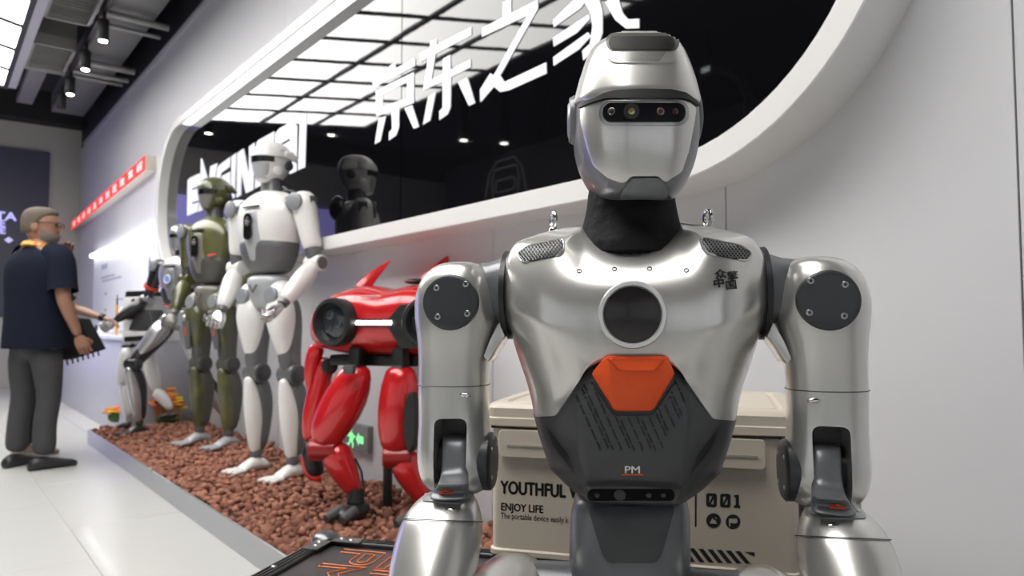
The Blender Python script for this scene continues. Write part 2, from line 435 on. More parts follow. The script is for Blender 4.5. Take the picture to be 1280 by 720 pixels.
# glass panes, clipped at their joints
GLASS = mat('black_mirror_glass', (.003, .003, .004), .025, 0, 0, spec=.5, bump=.05, bscale=1.5)
b_ = GLASS.node_tree.nodes['Principled BSDF']; b_.inputs['IOR'].default_value = 1.54
def clip(poly, lo, hi):
    def half(P, f):
        out = []
        for i in range(len(P)):
            a, b = P[i - 1], P[i]; fa, fb = f(a), f(b)
            if (fa >= 0) != (fb >= 0):
                s = fa / (fa - fb); out.append((a[0] + (b[0] - a[0]) * s, a[1] + (b[1] - a[1]) * s))
            if fb >= 0: out.append(b)
        return out
    return half(half(poly, lambda p: p[0] - lo), lambda p: hi - p[0])
for (lo, hi, tilt) in ((0, 3.148, 0.0), (3.152, 5.728, .0015), (5.732, 8.5, -.002)):
    q = clip(stadium(RI + .01), lo, hi); c0 = (lo + hi) / 2
    MB().prism(q, lambda u, v, d: WS(GN + d + (u - c0) * tilt, u, v), 0, .008).build('glass_pane', GLASS, sgn, smooth=False)
SOFFIT_GLOW = mat('soffit_glow_white', (1, 1, 1), .5, emit=1.1, emit_col=(1, .99, .96), var=.01)  # glow added along the top soffit to make it bright white
MB().prism([(FN0 + .012, ZM + RI - .006), (GN - .004, ZM + RI - .006), (GN - .004, ZM + RI + .002), (FN0 + .012, ZM + RI + .002)], lambda u, v, d: WS(u, TA_ + .1 + d, v), 0, TB_ - TA_ - .25).build('soffit_glow', SOFFIT_GLOW, sgn, smooth=False)
# lettering on the glass, each glyph its own raised plate
LETTER = mat('sign_letter_white', (.80, .81, .86), .35, emit=.12, emit_col=(.9, .92, 1), var=.02)
LN_ = 1.7965
def glyphs(rootname, label, name, defs, sc, ox, oy):
    r = empty(rootname, W(GN, 4, 0), 0, label, 'lettering'); off = W(GN, 4, 0)
    for strokes in defs:
        mb = MB()
        for st in strokes:
            hole = None
            if isinstance(st, dict): hole = st['h']; st = st['o']
            cv = lambda P: [(lambda q: (q.y, q.z))(atn(ox + x / sc, oy + y / sc, LN_)) for x, y in P]
            mb.prism(cv(st), lambda u, v, d: W(LN_ + d, u, v) - off, 0, .003, cv(hole) if hole else None)
        mb.build(name, LETTER, r, smooth=False)
    return r
ENG = [
 [[(48, 440), (60, 425), (128, 392), (128, 470), (78, 492), (75, 502), (128, 482), (128, 565), (78, 580), (75, 592), (120, 580), (110, 640), (45, 668)]],
 [[(133, 297), (141, 300), (185, 455), (193, 350), (240, 327), (226, 420), (225, 590), (190, 605), (152, 480), (155, 625), (114, 643), (130, 560)]],
 [[(250, 342), (322, 288), (320, 352), (268, 388), (258, 420), (258, 540), (300, 520), (300, 440), (264, 458), (266, 412), (322, 382), (320, 575), (232, 615), (232, 420), (240, 360)]],
 [[(330, 287), (360, 262), (352, 550), (326, 562)]],
 [[(367, 264), (408, 235), (442, 400), (443, 222), (478, 197), (470, 500), (422, 523), (394, 390), (392, 535), (362, 550)]],
 [[(490, 200), (502, 182), (605, 125), (602, 205), (525, 250), (523, 262), (600, 230), (598, 330), (520, 360), (520, 372), (596, 345), (592, 435), (480, 492)]],
 [{'o': [(612, 140), (635, 108), (728, 55), (752, 92), (748, 380), (702, 400), (702, 290), (652, 312), (650, 420), (606, 440)], 'h': [(652, 200), (706, 168), (706, 184), (652, 214)]}],
 [[(770, 42), (812, 12), (803, 355), (757, 375)]]]
glyphs('logo_lettering', 'raised white slanted capital lettering on the left half of the black glass', 'letter', ENG, 5.141, 225, 140)
CN = [
 [[(135, 300), (162, 288), (162, 330), (135, 343)], [(58, 372), (250, 265), (250, 300), (58, 402)],
  {'o': [(72, 415), (245, 330), (245, 470), (75, 532)], 'h': [(102, 432), (215, 375), (215, 448), (104, 488)]},
  [(143, 495), (178, 482), (178, 580), (165, 618), (132, 642), (132, 605), (146, 590)], [(85, 545), (118, 530), (92, 645), (67, 658)], [(203, 495), (237, 480), (268, 578), (245, 588)]],
 [[(272, 245), (318, 222), (322, 188), (350, 180), (348, 206), (508, 122), (508, 160), (345, 245), (325, 365), (378, 338), (380, 268), (412, 250), (413, 318), (505, 270), (505, 306), (415, 352), (413, 490), (400, 522), (362, 548), (362, 508), (377, 492), (378, 372), (288, 412), (312, 262), (275, 283)],
  [(312, 440), (345, 422), (320, 550), (287, 570)], [(447, 375), (490, 355), (525, 470), (497, 483)]],
 [[(557, 128), (652, 80), (653, 10), (690, -10), (690, 60), (770, 20), (812, -2), (812, 40), (640, 345), (660, 375), (850, 285), (852, 335), (680, 412), (640, 420), (612, 395), (550, 467), (548, 410), (595, 335), (610, 345), (765, 70), (557, 168)]],
 [[(882, 92), (985, -10), (1040, -10), (1010, 35), (885, 125)], [(882, 172), (1045, 65), (1050, 85), (990, 150), (885, 212)], [(882, 262), (1040, 148), (1055, 165), (1000, 225), (885, 300)],
  [(1040, -40), (1090, -10), (1108, 50), (1108, 150), (1085, 215), (1020, 275), (1015, 232), (1050, 200), (1062, 120), (1050, 50), (1020, 0)],
  [(1120, 10), (1175, -30), (1200, 60), (1225, 88), (1275, 85), (1275, 128), (1215, 130), (1165, 90)],
  [(890, -60), (1270, -260), (1270, -215), (890, -20)], [(1060, -190), (1100, -210), (1100, -165), (1060, -145)]]]
glyphs('character_lettering', 'raised white brush-like Chinese characters on the middle of the black glass', 'character', CN, 3.657, 450, 0)

# ================================================================== SEATED SILVER ROBOT
PHI0 = atan((790 - 640) / F)
DR = 1.02                                            # distance from the lens to the robot's axis
RO_ = Vector((DR * sin(PHI0), DR * cos(PHI0), 0))
RM = Matrix.Translation(RO_) @ Matrix.Rotation(-PHI0, 4, 'Z'); RMI = RM.inverted()
CAML = RMI @ CAM
rob = empty('seated_robot', RO_, -PHI0, 'large silver humanoid robot seated on a black flight case in the foreground', 'robot')
def RP(px, py, yl=0.0):                              # pixel at local depth yl -> robot coordinates
    d = RMI.to_3x3() @ ray(px, py); return CAML + d * ((yl - CAML.y) / d.y)
def RS(dx, py, yl=0.0, cx=790.0):                    # symmetric: offset dx pixels (as read on the left side) from the axis
    p = RP(cx - dx, py, yl); return Vector((-p.x, yl, p.z)) if dx else Vector((0, yl, RP(cx, py, yl).z))
def cage(rows, name, m, parent, subd=2, caps=(False, False), sharp=60, vcr=None, cols=None, rws=None):
    mb = MB(); rings = []
    for r in rows:
        pts = []
        for (dx, py, yl) in r:
            p = RS(dx, py, min(yl, .0)); x = p.x * ((DR + yl) / (DR + min(yl, 0.0))) if yl > 0 and False else p.x
            pts.append(Vector((x, yl, p.z)))
        full = pts + [Vector((-p.x, p.y, p.z)) for p in pts[-2:0:-1]]
        rings.append(full)
    mb.loft(rings, *caps)
    n = len(rings[0]); V = {}; E = {}
    mir = lambda c: (n - c) % n
    for (r, c), w in (vcr or {}).items(): V[r * n + c] = w; V[r * n + mir(c)] = w
    for c, (r0, r1, w) in (cols or {}).items():
        for r in range(r0, r1):
            for cc in (c, mir(c)): E[(r * n + cc, (r + 1) * n + cc)] = w
    for r, (c0, c1, w) in (rws or {}).items():
        for c in range(c0, c1):
            E[(r * n + c, r * n + c + 1)] = w; E[(r * n + mir(c), r * n + mir(c + 1))] = w
    return mb.build(name, m, parent, subd=subd, sharp=sharp, vcr=V, ecr=E)
def proj_panel(bvh, poly, name, m, parent, off=.001, th=.004, step=4.0, holes=(), sharp=35, smooth=True, build=True, mb=None, bevel=0.0):
    """a shell that follows a surface: outline given as seen from the front, thickness th, raised by off"""
    def resample(P):
        out = []
        for i in range(len(P)):
            a, b = Vector(P[i - 1]), Vector(P[i]); k = max(1, int((b - a).length / step))
            out += [a.lerp(b, s / k) for s in range(k)]
        return out
    def inside(p, P):
        c = False
        for i in range(len(P)):
            a, b = P[i - 1], P[i]
            if (a[1] > p[1]) != (b[1] > p[1]) and p[0] < (b[0] - a[0]) * (p[1] - a[1]) / (b[1] - a[1]) + a[0]: c = not c
        return c
    B = resample(poly); pts = list(B); edges = [(i, (i + 1) % len(B)) for i in range(len(B))]
    for h in holes:
        H = resample(h); o = len(pts); pts += H; edges += [(o + i, o + (i + 1) % len(H)) for i in range(len(H))]
    x0, x1 = min(p[0] for p in B), max(p[0] for p in B); y0, y1 = min(p[1] for p in B), max(p[1] for p in B)
    bd = [Vector(p) for p in pts]
    y = y0 + step * .5
    while y < y1:
        x = x0 + step * .5
        while x < x1:
            p = Vector((x, y))
            if inside(p, B) and not any(inside(p, h) for h in holes) and min((p - q).length_squared for q in bd) > (step * .45) ** 2: pts.append(p)
            x += step
        y += step
    vs, es, fs, *_ = delaunay_2d_cdt([Vector((p[0], p[1])) for p in pts], edges, [], 0, 1e-4)
    top, bot = [], []; ok = True
    for p in vs:
        d = (RMI.to_3x3() @ ray(p.x, p.y)).normalized()
        hit, nrm, idx, dist = bvh.ray_cast(CAML, d)
        if hit is None:
            hit, nrm, idx, dist = bvh.find_nearest(CAML + d * DR)
        if nrm.dot(d) > 0: nrm = -nrm
        top.append(hit + nrm * off); bot.append(hit + nrm * (off - th))
    n = len(top)
    keep = []
    for f in fs:
        c = sum((Vector(vs[i]) for i in f), Vector((0, 0))) / len(f)
        if inside(c, B) and not any(inside(c, h) for h in holes): keep.append(tuple(f))
    cnt = {}
    for f in keep:
        for i in range(len(f)):
            e = (f[i], f[(i + 1) % len(f)]); cnt[tuple(sorted(e))] = cnt.get(tuple(sorted(e)), []) + [e]
    F_ = [f for f in keep] + [tuple(i + n for i in f[::-1]) for f in keep]
    for k, l in cnt.items():
        if len(l) == 1: a, b = l[0]; F_.append((b, a, a + n, b + n))
    mb = mb or MB(); mb.add(top + bot, F_)
    return mb.build(name, m, parent, sharp=sharp, smooth=smooth, bevel=bevel) if build else mb
def proj_text(bvh, body, cx, cy, h, name, m, parent, rot=0.0, off=.0006, subpx=None, **kw):
    vs, fs = text2d(body, **kw); out = []
    for u, v in vs:
        x, y = cx + h * (u * cos(rot) + v * sin(rot)), cy - h * (v * cos(rot) - u * sin(rot))
        d = (RMI.to_3x3() @ ray(x, y)).normalized(); hit, nrm, i, ds = bvh.ray_cast(CAML, d)
        if hit is None: hit, nrm = CAML + d * DR, Vector((0, -1, 0))
        if nrm.dot(d) > 0: nrm = -nrm
        out.append(hit + nrm * off)
    return MB().add(out, fs).build(name, m, parent, smooth=False)

# ---- torso shell (silver): rows of (dx px, py, depth), from the collar down to the hem; front centre to back centre
TR = [
 [(0, 317, -.070), (26, 314, -.068), (48, 301, -.055), (59, 288, -.025), (62, 280, .005), (60, 276, .035), (46, 274, .06), (24, 272, .072), (0, 272, .075)],
 [(0, 324, -.083), (29, 322, -.082), (57, 306, -.072), (68, 285, -.045), (74, 281, -.005), (76, 279, .035), (60, 276, .07), (30, 274, .09), (0, 274, .095)],
 [(0, 339, -.101), (31, 339, -.100), (62, 331, -.094), (84, 300, -.080), (108, 289, -.030), (112, 288, .035), (95, 284, .080), (50, 282, .105), (0, 282, .110)],
 [(0, 362, -.113), (38, 361, -.113), (72, 350, -.108), (112, 323, -.096), (146, 302, -.040), (150, 302, .035), (125, 300, .085), (60, 300, .115), (0, 300, .120)],
 [(0, 393, -.118), (42, 393, -.118), (82, 384, -.117), (124, 357, -.106), (160, 325, -.045), (163, 322, .035), (135, 325, .090), (70, 330, .120), (0, 330, .125)],
 [(0, 425, -.116), (44, 425, -.117), (86, 419, -.118), (128, 398, -.104), (161, 378, -.042), (167, 370, .035), (140, 370, .090), (70, 370, .120), (0, 370, .125)],
 [(0, 443, -.113), (47, 444, -.115), (80, 449, -.111), (118, 446, -.080), (150, 428, -.024), (158, 422, .035), (130, 420, .085), (65, 420, .110), (0, 420, .115)],
 [(0, 448, -.112), (50, 449, -.114), (63, 469, -.105), (96, 498, -.078), (127, 494, -.028), (142, 462, .030), (118, 462, .075), (60, 462, .100), (0, 462, .105)],
 [(0, 449, -.108), (52, 451, -.110), (66, 476, -.101), (96, 520, -.078), (121, 521, -.030), (132, 500, .030), (110, 500, .070), (55, 500, .095), (0, 500, .100)],
]
chest = cage(TR, 'chest_shell', SILVER, rob, subd=3, vcr={(8, 2): .6, (8, 3): .8, (8, 4): .8, (7, 3): .3}, cols={2: (0, 3, 1.0), 3: (1, 3, .6), 4: (1, 6, .6)}, rws={7: (2, 5, .4), 5: (2, 4, .85), 3: (3, 5, .4)})
md = chest.modifiers.new('sol', 'SOLIDIFY'); md.thickness = .006; md.offset = -1; bake(chest)
chest.data.polygons.foreach_set('use_smooth', [True] * len(chest.data.polygons)); chest.data.set_sharp_from_angle(angle=radians(45))
CB = bvh_of(chest)
# ---- abdomen
AR = [
 [(0, 400, -.075), (30, 400, -.075), (56, 420, -.075), (85, 430, -.065), (115, 440, -.02), (130, 440, .03), (105, 440, .06), (55, 440, .08), (0, 440, .085)],
 [(0, 450, -.104), (40, 452, -.104), (64, 478, -.098), (94, 505, -.076), (122, 505, -.024), (130, 496, .03), (105, 496, .065), (55, 496, .085), (0, 496, .09)],
 [(0, 480, -.106), (45, 484, -.106), (70, 503, -.100), (98, 518, -.073), (124, 519, -.022), (127, 516, .03), (102, 516, .065), (52, 516, .085), (0, 516, .09)],
 [(0, 530, -.108), (42, 530, -.108), (66, 542, -.101), (95, 548, -.070), (117, 549, -.020), (117, 548, .03), (95, 548, .06), (50, 548, .08), (0, 548, .085)],
 [(0, 580, -.106), (40, 580, -.106), (61, 583, -.100), (83, 586, -.066), (104, 587, -.018), (103, 587, .03), (85, 587, .055), (45, 587, .07), (0, 587, .075)],
 [(0, 600, -.103), (40, 600, -.103), (57, 601, -.095), (72, 605, -.062), (84, 606, -.016), (85, 607, .025), (70, 607, .045), (40, 607, .06), (0, 607, .065)],
 [(0, 607, -.093), (40, 607, -.093), (57, 608, -.085), (66, 612, -.056), (74, 614, -.014), (74, 615, .02), (62, 615, .04), (38, 615, .055), (0, 615, .06)],
 [(0, 629, -.088), (38, 629, -.088), (51, 627, -.078), (57, 625, -.05), (60, 624, -.012), (60, 624, .02), (52, 624, .035), (32, 624, .045), (0, 624, .05)],
 [(0, 632, -.06), (30, 632, -.06), (42, 631, -.05), (48, 629, -.035), (50, 628, -.01), (50, 628, .015), (42, 628, .025), (26, 628, .03), (0, 628, .035)],
]
abd = cage(AR, 'abdomen', CHAR, rob, subd=3, caps=(True, True), cols={2: (2, 7, .5), 3: (1, 7, .45), 4: (2, 7, .3)}, rws={2: (3, 6, .5), 4: (0, 6, .55), 5: (0, 6, .5), 6: (0, 6, .6), 7: (0, 6, .7)})
AB = bvh_of(abd)
# front plate of the abdomen with its raised rim line
proj_panel(AB, round_poly([(722, 512), (741, 478), (766, 519), (816, 519), (843, 478), (860, 512), (852, 586), (846, 597), (735, 597), (728, 586)], 6), 'front_plate', CHAR, abd, off=.0035, th=.005, step=5, bevel=.001)
AB2 = bvh_of(abd)
def slot(p0, p1, w=1.5):
    a, b = Vector(p0), Vector(p1); d = (b - a).normalized(); n = Vector((-d.y, d.x)) * w
    return [tuple(a + n), tuple(a - n * .6 - d * 0), tuple(b - n), tuple(b + n * .6)]
fp = [o for o in abd.children if o.name.startswith('front_plate')][0]
def bvh_join(*os):
    vs, fs = [], []
    for o in os:
        k = len(vs); vs += [v.co.copy() for v in o.data.vertices]; fs += [tuple(i + k for i in p.vertices) for p in o.data.polygons]
    return BVHTree.FromPolygons(vs, fs)
FPB = bvh_join(abd, fp)
def hitpt(bvh, px, py, off=.0005):
    d = (RMI.to_3x3() @ ray(px, py)).normalized(); hit, nrm, i, ds = bvh.ray_cast(CAML, d)
    if hit is None: hit, nrm, i, ds = bvh.find_nearest(CAML + d * (DR - .1))
    if nrm.dot(d) > 0: nrm = -nrm
    return hit + nrm * off, nrm
# vent slots: dashes leaning the same way over the whole plate
def in_poly(x, y, P):
    c = False
    for i in range(len(P)):
        a, b = P[i - 1], P[i]
        if (a[1] > y) != (b[1] > y) and x < (b[0] - a[0]) * (y - a[1]) / (b[1] - a[1]) + a[0]: c = not c
    return c
VENT = [(719, 496), (734, 472), (745, 484), (768, 520), (815, 520), (838, 484), (845, 470), (862, 494), (856, 512), (836, 548), (826, 564), (748, 562)]
sl = MB()
for k in range(-12, 18):
    for j in range(10):
        x0 = 722 + k * 8.8 + j * 7.0; y0 = 464 + j * 15.5 - (k % 3) * 4.5
        ts = [q / 12.5 for q in range(0, 13)]; ins = [q for q in ts if in_poly(x0 + 5.6 * q, y0 + 12.5 * q, VENT)]
        if len(ins) < 5: continue
        a_, b_ = ins[0], ins[-1]; p0, p1 = (x0 + 5.6 * a_, y0 + 12.5 * a_), (x0 + 5.6 * b_, y0 + 12.5 * b_)
        q, i_ = [], []
        for (x, y) in ((p0[0] - 1.0, p0[1]), (p0[0] + 1.0, p0[1] - .6), (p1[0] + 1.0, p1[1]), (p1[0] - 1.0, p1[1] + .6)):
            h, nr = hitpt(FPB, x, y, .0); q.append(h + nr * .0012); i_.append(h - nr * .003)
        sl.add(q + i_, [(0, 1, 2, 3), (0, 4, 5, 1), (1, 5, 6, 2), (2, 6, 7, 3), (3, 7, 4, 0)])
sl.build('vent_slot', BLACK, abd, smooth=False)
for sx in (1, -1):
    s2 = MB()
    for k in range(9):
        x0, y0 = 683 + k * 3.2 - (k > 4) * 0, 532 + k * 4.2
        for dy in (0, 16):
            q = []
            for (x, y) in ((x0 + dy * .4 - .5, y0 + dy), (x0 + dy * .4 + .5, y0 + dy), (x0 + 5 + dy * .4, y0 + 12 + dy), (x0 + 4 + dy * .4, y0 + 12 + dy)):
                X = x if sx > 0 else 1580 - x + (x - 790) * -.03
                q.append(hitpt(AB, X, y, .0005)[0])
            s2.add(q, [(0, 1, 2, 3)])
    s2.build('side_vent', BLACK, abd, smooth=False)
proj_text(FPB, 'PM', 790.5, 591, 12.5, 'print', WHITEP, abd, size=1.0, dup=.022, sx=1.28, off=.0012)
proj_panel(FPB, [(777, 592.2), (804, 592.2), (804, 593.8), (777, 593.8)], 'print_line', REDP, abd, off=.0012, th=.0005, step=8)
# sensor slot at the bottom
proj_panel(AB, rrect(789, 618.5, 54, 7, 6), 'sensor_slot', mat('slot_black', (.004, .004, .004), .7, var=.1, spec=.15), abd, off=.0012, th=.004, step=4)
for px, r in ((747, 4), (775, 8), (811, 4), (829, 3.5)):
    h, nr = hitpt(AB, px, 618.5, .0012); k = r / 1100
    MB().lathe([(k, -.002), (k, .0008), (k * .8, .0014), (k * .6, .0008)], h, nr, 16).build('sensor', DGREY, abd)
# orange breast panel with a bevelled ledge
OP = [(757, 445), (834, 445), (844, 467), (816, 514), (768, 514), (739, 467)]
UB = BVHTree.FromPolygons([v.co.copy() for v in chest.data.vertices] + [v.co.copy() for v in abd.data.vertices],
    [tuple(p.vertices) for p in chest.data.polygons] + [tuple(i + len(chest.data.vertices) for i in p.vertices) for p in abd.data.polygons])
opo = []
def plane_fit(poly, yl0, yl1, py0, py1):
    return [RP(x, y, yl0 + (yl1 - yl0) * (y - py0) / (py1 - py0)) for x, y in poly]
def front_plate(poly, layers, name, m, parent, rad=5, y0=-.124, y1=-.117, py0=445, py1=514):
    """stacked outlines: each layer (scale about centre, extra depth towards the viewer)"""
    P = round_poly(poly, rad); cx = sum(p[0] for p in P) / len(P); cy = sum(p[1] for p in P) / len(P)
    rings = []
    for s, d in layers:
        rings.append([RP(cx + (x - cx) * s, cy + (y - cy) * s, y0 + (y1 - y0) * (y - py0) / (py1 - py0) - d) for x, y in P])
    return MB().loft(rings, True, True).build(name, m, parent, sharp=50)
orange = front_plate(OP, [(1.0, -.035), (1.0, -.001), (.985, .0022), (.95, .0035)], 'breast_panel', ORANGE, chest, y0=-.119, y1=-.112)
front_plate([(759, 448), (832, 448), (821, 463), (772, 463)], [(1.02, .003), (1.0, .0045), (.9, .0062), (.84, .0058)], 'panel_ledge', ORANGE, chest, rad=4, y0=-.119, y1=-.112)
# chest display: ring, glass, seat
c0 = RP(790.5, 393.5, -.121); k = (DR - .121) / 920 * .987
MB().lathe([(42 * k, -.012), (42.5 * k, .0035), (41 * k, .0055), (37 * k, .0055), (35 * k, .0015), (34 * k, -.002)], c0, (0, -1, 0), 64, True, False).build('display_ring', mat('ring_silver', (.82, .81, .79), .35, .6, .4, var=.04, vscale=20), chest)
MB().lathe([(35 * k, -.004), (35 * k, .0022), (33.8 * k, .003)], c0, (0, -1, 0), 48).build('display_glass', SCREEN, chest)
# shoulder vents: recessed dark bed with a mesh of thin bars
def mesh_vent(poly, name, parent, bvh, sx):
    proj_panel(bvh, round_poly(poly, 5), name, BLACK, parent, off=.0012, th=.004, step=4)
    x0, x1 = min(p[0] for p in poly), max(p[0] for p in poly); y0, y1 = min(p[1] for p in poly), max(p[1] for p in poly)
    g = MB(); PR = round_poly(poly, 5)
    def line(p, d):
        seg = []; s = -90
        while s < 90:
            x, y = p[0] + d[0] * s, p[1] + d[1] * s
            if in_poly(x, y, PR): seg.append((x, y))
            else:
                if len(seg) > 2: draw(seg)
                seg = []
            s += 1.5
        if len(seg) > 2: draw(seg)
    def draw(seg):
        st = seg[::3] + ([seg[-1]] if (len(seg) - 1) % 3 else [])
        if len(st) > 1: g.tube([hitpt(bvh, x, y, .0018)[0] for x, y in st], .00055, n=4)
    for q in range(-40, 41):
        c = ((x0 + x1) / 2 + q * 4.3, (y0 + y1) / 2)
        line(c, (.62, .785)); line(c, (-.62, .785))
    g.build('vent_mesh', mat('mesh_grey', (.26, .26, .26), .4, .5, var=.05), parent)
    rim = [hitpt(bvh, x, y, .0012)[0] for x, y in round_poly([(p[0], p[1]) for p in poly], 6)]
    MB().tube(rim, .0013, n=6, closed=True).build('vent_rim', SILVER, parent)
VL = [(647, 318), (659, 308.5), (705, 299), (705, 313), (701, 319.5), (653, 329)]
VR = [(876, 297.5), (926, 307.5), (940, 316.5), (933, 327), (885, 317.5), (877, 310)]
mesh_vent(VL, 'shoulder_vent', chest, CB, -1); mesh_vent(VR, 'shoulder_vent', chest, CB, 1)
for px, py in ((724, 339), (768, 336.5), (812, 336), (858, 338)):
    h, nr = hitpt(CB, px, py, 0)
    MB().lathe([(.0034, -.003), (.0034, .0006), (.0022, .0010), (.0018, -.001)], h, nr, 12).build('chest_screw', DGREY, chest)
# printed mark, four characters in two rows, tilted
for ch, px, py, du in (('众', 900.5, 347.5, .055), ('擎', 915.5, 349.6, .026), ('中', 898.5, 358.6, .055), ('国', 913.5, 360.8, .035)):
    proj_text(CB, ch, px, py, 12.2, 'print_character', BLACKP, chest, rot=radians(-8), size=1.0, sx=1.2, dup=du, off=.0016)
# lifting eyes behind the collar
for px, py in ((692, 286), (885, 284)):
    b = RP(px, py, .03)
    e = MB().torus(b + Vector((0, 0, .013)), (.93, .35, 0), .0105, .0036, 28, 10)
    e.lathe([(.007, -.012), (.007, -.001), (.005, .002)], b, (0, 0, 1), 14)
    e.build('lifting_eye', CHROME, chest)

# ---- neck
def ring_px(py, l, r, yl, hyf, hyb, e=2.0, n=36, zy=None):
    a, b = RP(l, py, yl), RP(r, py, yl); c = (a + b) / 2
    return se_ring(c, (b.x - a.x) / 2, hyf, hyb, e, e, n)
nk = MB()
for py, l, r, yl, f, b in ((225, 735, 843, 0, .058, .055), (245, 735, 843, 0, .058, .056), (262, 733, 846, 0, .060, .058), (280, 729, 850, 0, .064, .062), (296, 724, 855, .0, .072, .066), (310, 718, 861, .0, .082, .07), (330, 715, 864, 0, .09, .075)):
    nk.v += []; globals().setdefault('_nk', []).append(ring_px(py, l, r, yl, f, b))
nk.loft(_nk)
neck = nk.build('neck', FABRIC, rob, subd=1)

# ---- head, turned a little to the picture's right
HT = radians(7.5)
HC = RP(792, 150, .0)
def HX(p, inv=False):
    p = Vector(p); q = p - Vector((HC.x, .0, 0)); a = -HT if inv else HT
    return Vector((q.x * cos(a) - q.y * sin(a) + HC.x, q.x * sin(a) + q.y * cos(a), p.z))
def head_rows(rows, zd=None, n=48):
    out = []
    for (py, hw, yf, ys, yb, ef, eb) in rows:
        a = RP(792 - hw, py, ys).x; z = RP(792, py, yf).z; cx = HC.x
        out.append([HX(p) for p in se_ring((cx, ys, z), abs(a - cx), ys - yf, yb - ys, ef, eb, n)])
    return out
HR = [
 (246.5, 20, -.080, -.02, .02, 2.8, 2.2), (243, 36, -.092, -.02, .035, 3, 2.2), (236, 46, -.100, -.015, .05, 3, 2.2), (222, 55, -.106, -.01, .068, 2.9, 2.2), (205, 63, -.110, -.005, .084, 2.8, 2.2),
 (185, 70, -.114, 0, .095, 2.7, 2.2), (160, 75, -.117, 0, .102, 2.6, 2.2), (135, 75.5, -.117, 0, .106, 2.6, 2.2), (115, 75, -.113, 0, .107, 2.7, 2.2), (95, 73, -.106, 0, .104, 2.8, 2.2), (75, 68, -.098, 0, .098, 2.9, 2.2), (58, 62, -.089, 0, .088, 3.0, 2.2), (46, 57, -.079, .0, .075, 3, 2.2), (41, 51, -.068, .005, .06, 2.8, 2.2), (38.5, 38, -.050, .005, .045, 2.6, 2.2), (38, 15, -.02, .005, .02, 2.2, 2)]
head = MB().loft(head_rows(HR)).build('head', GREYP, rob, subd=1)
# silver crown: from the brow up, standing proud of the grey frame
def crown_rows(d=.004):
    src = [r for r in HR if r[0] <= 115]
    rows = [(121.5, 75.3, -.1150, 0, .106, 2.7, 2.2)] + src
    return [(py, hw + 2.4, yf - d, ys, yb + d * .5, ef, eb) for (py, hw, yf, ys, yb, ef, eb) in rows]
CRW = head_rows(crown_rows())
zf, zs_ = RP(792, 121, -.115).z, RP(792, 136, -.0).z
for r_ in range(2):
    n48 = len(CRW[r_])
    for k in range(n48):
        w_ = (1 - cos(2 * pi * k / n48)) / 2; w_ = min(1, w_ * 2) ** 1.3
        p = CRW[r_][k]; CRW[r_][k] = Vector((p.x, p.y, p.z + (zs_ - zf) * w_ * (1 if r_ == 0 else .75)))
cr = MB().loft(CRW, True, True).build('crown_shell', SILVER, head, subd=1, sharp=55)
KB = bvh_of(cr); HB = bvh_of(head)
# brow: dark band along the lower edge of the crown, dropping at the temples
brow = [(729, 132), (748, 125), (758, 119.5), (770, 116.5), (800, 115), (836, 115.5), (852, 119), (860, 125), (867, 131), (868, 134), (858, 128.5), (848, 126), (760, 126), (742, 131), (730, 136)]
proj_panel(HB, brow, 'brow_band', mat('brow_dark', (.022, .021, .02), .5, .1, .05, var=.1), head, off=.0085, th=.012, step=4)
# cheeks: silver temples and face mask in one curved plate
mask = [(729.5, 137), (742, 132), (760, 127), (800, 126), (850, 127), (858, 130), (865.5, 136), (862, 160), (856, 190), (848, 214), (829, 227), (822, 219.5), (789, 219.5), (781, 228), (764, 222), (746, 206), (737, 180), (731, 155)]
facem = proj_panel(HB, round_poly(mask, 4), 'face_mask', SILVER, head, off=.006, th=.008, step=4, bevel=.0012)
MBV = bvh_of(facem)
proj_panel(HB, round_poly([(783, 231), (791, 221.5), (821, 221.5), (829, 230), (833, 243), (775, 244)], 3), 'chin_guard', GREYP, head, off=.0065, th=.009, step=4, bevel=.001)
# the visor: silver bezel, black window, four camera lenses
proj_panel(MBV, rrect(805, 141.5, 55, 15.5, 13), 'visor_bezel', mat('bezel_silver', (.42, .42, .41), .25, .85, .5, var=.04), head, off=.0022, th=.006, step=3, holes=(rrect(805, 141, 50.5, 11.8, 10.5),), bevel=.0008)
visor = proj_panel(MBV, rrect(805, 141, 51.5, 12.6, 11), 'visor', mat('visor_black', (.003, .003, .004), .30, 0, 0, var=.1, spec=.2), head, off=.0012, th=.003, step=3)
VB = bvh_of(visor)
LENS = mat('lens_brown', (.16, .13, .11), .25, .4, .5, var=.2); LGLINT = mat('lens_glint', (.55, .50, .22), .2, .8, .6, var=.3, vscale=700); LRED = mat('lens_red', (.10, .02, .02), .25, .2, .5, var=.2)  # second lens centre carries a yellowish glint painted in as its colour
for px, ro, ri, mo, mi in ((764.5, 5, 2.6, LENS, BLACK), (789.5, 10, 4.2, BLACK, LGLINT), (825.5, 5, 2.6, LENS, LRED), (843.5, 4, 2, LRED, BLACK)):
    h, nr = hitpt(VB, px, 139.5, .0); q = .00098
    MB().lathe([(ro * q, -.001), (ro * q, .0010), (ro * .8 * q, .0014), (ro * .6 * q, .0008)], h, nr, 24).build('lens_ring', mo, visor)
    MB().lathe([(ri * q, .0), (ri * q, .0016), (ri * .5 * q, .0020), (ri * .15 * q, .0019)], h, nr, 16).build('lens', mi, visor)
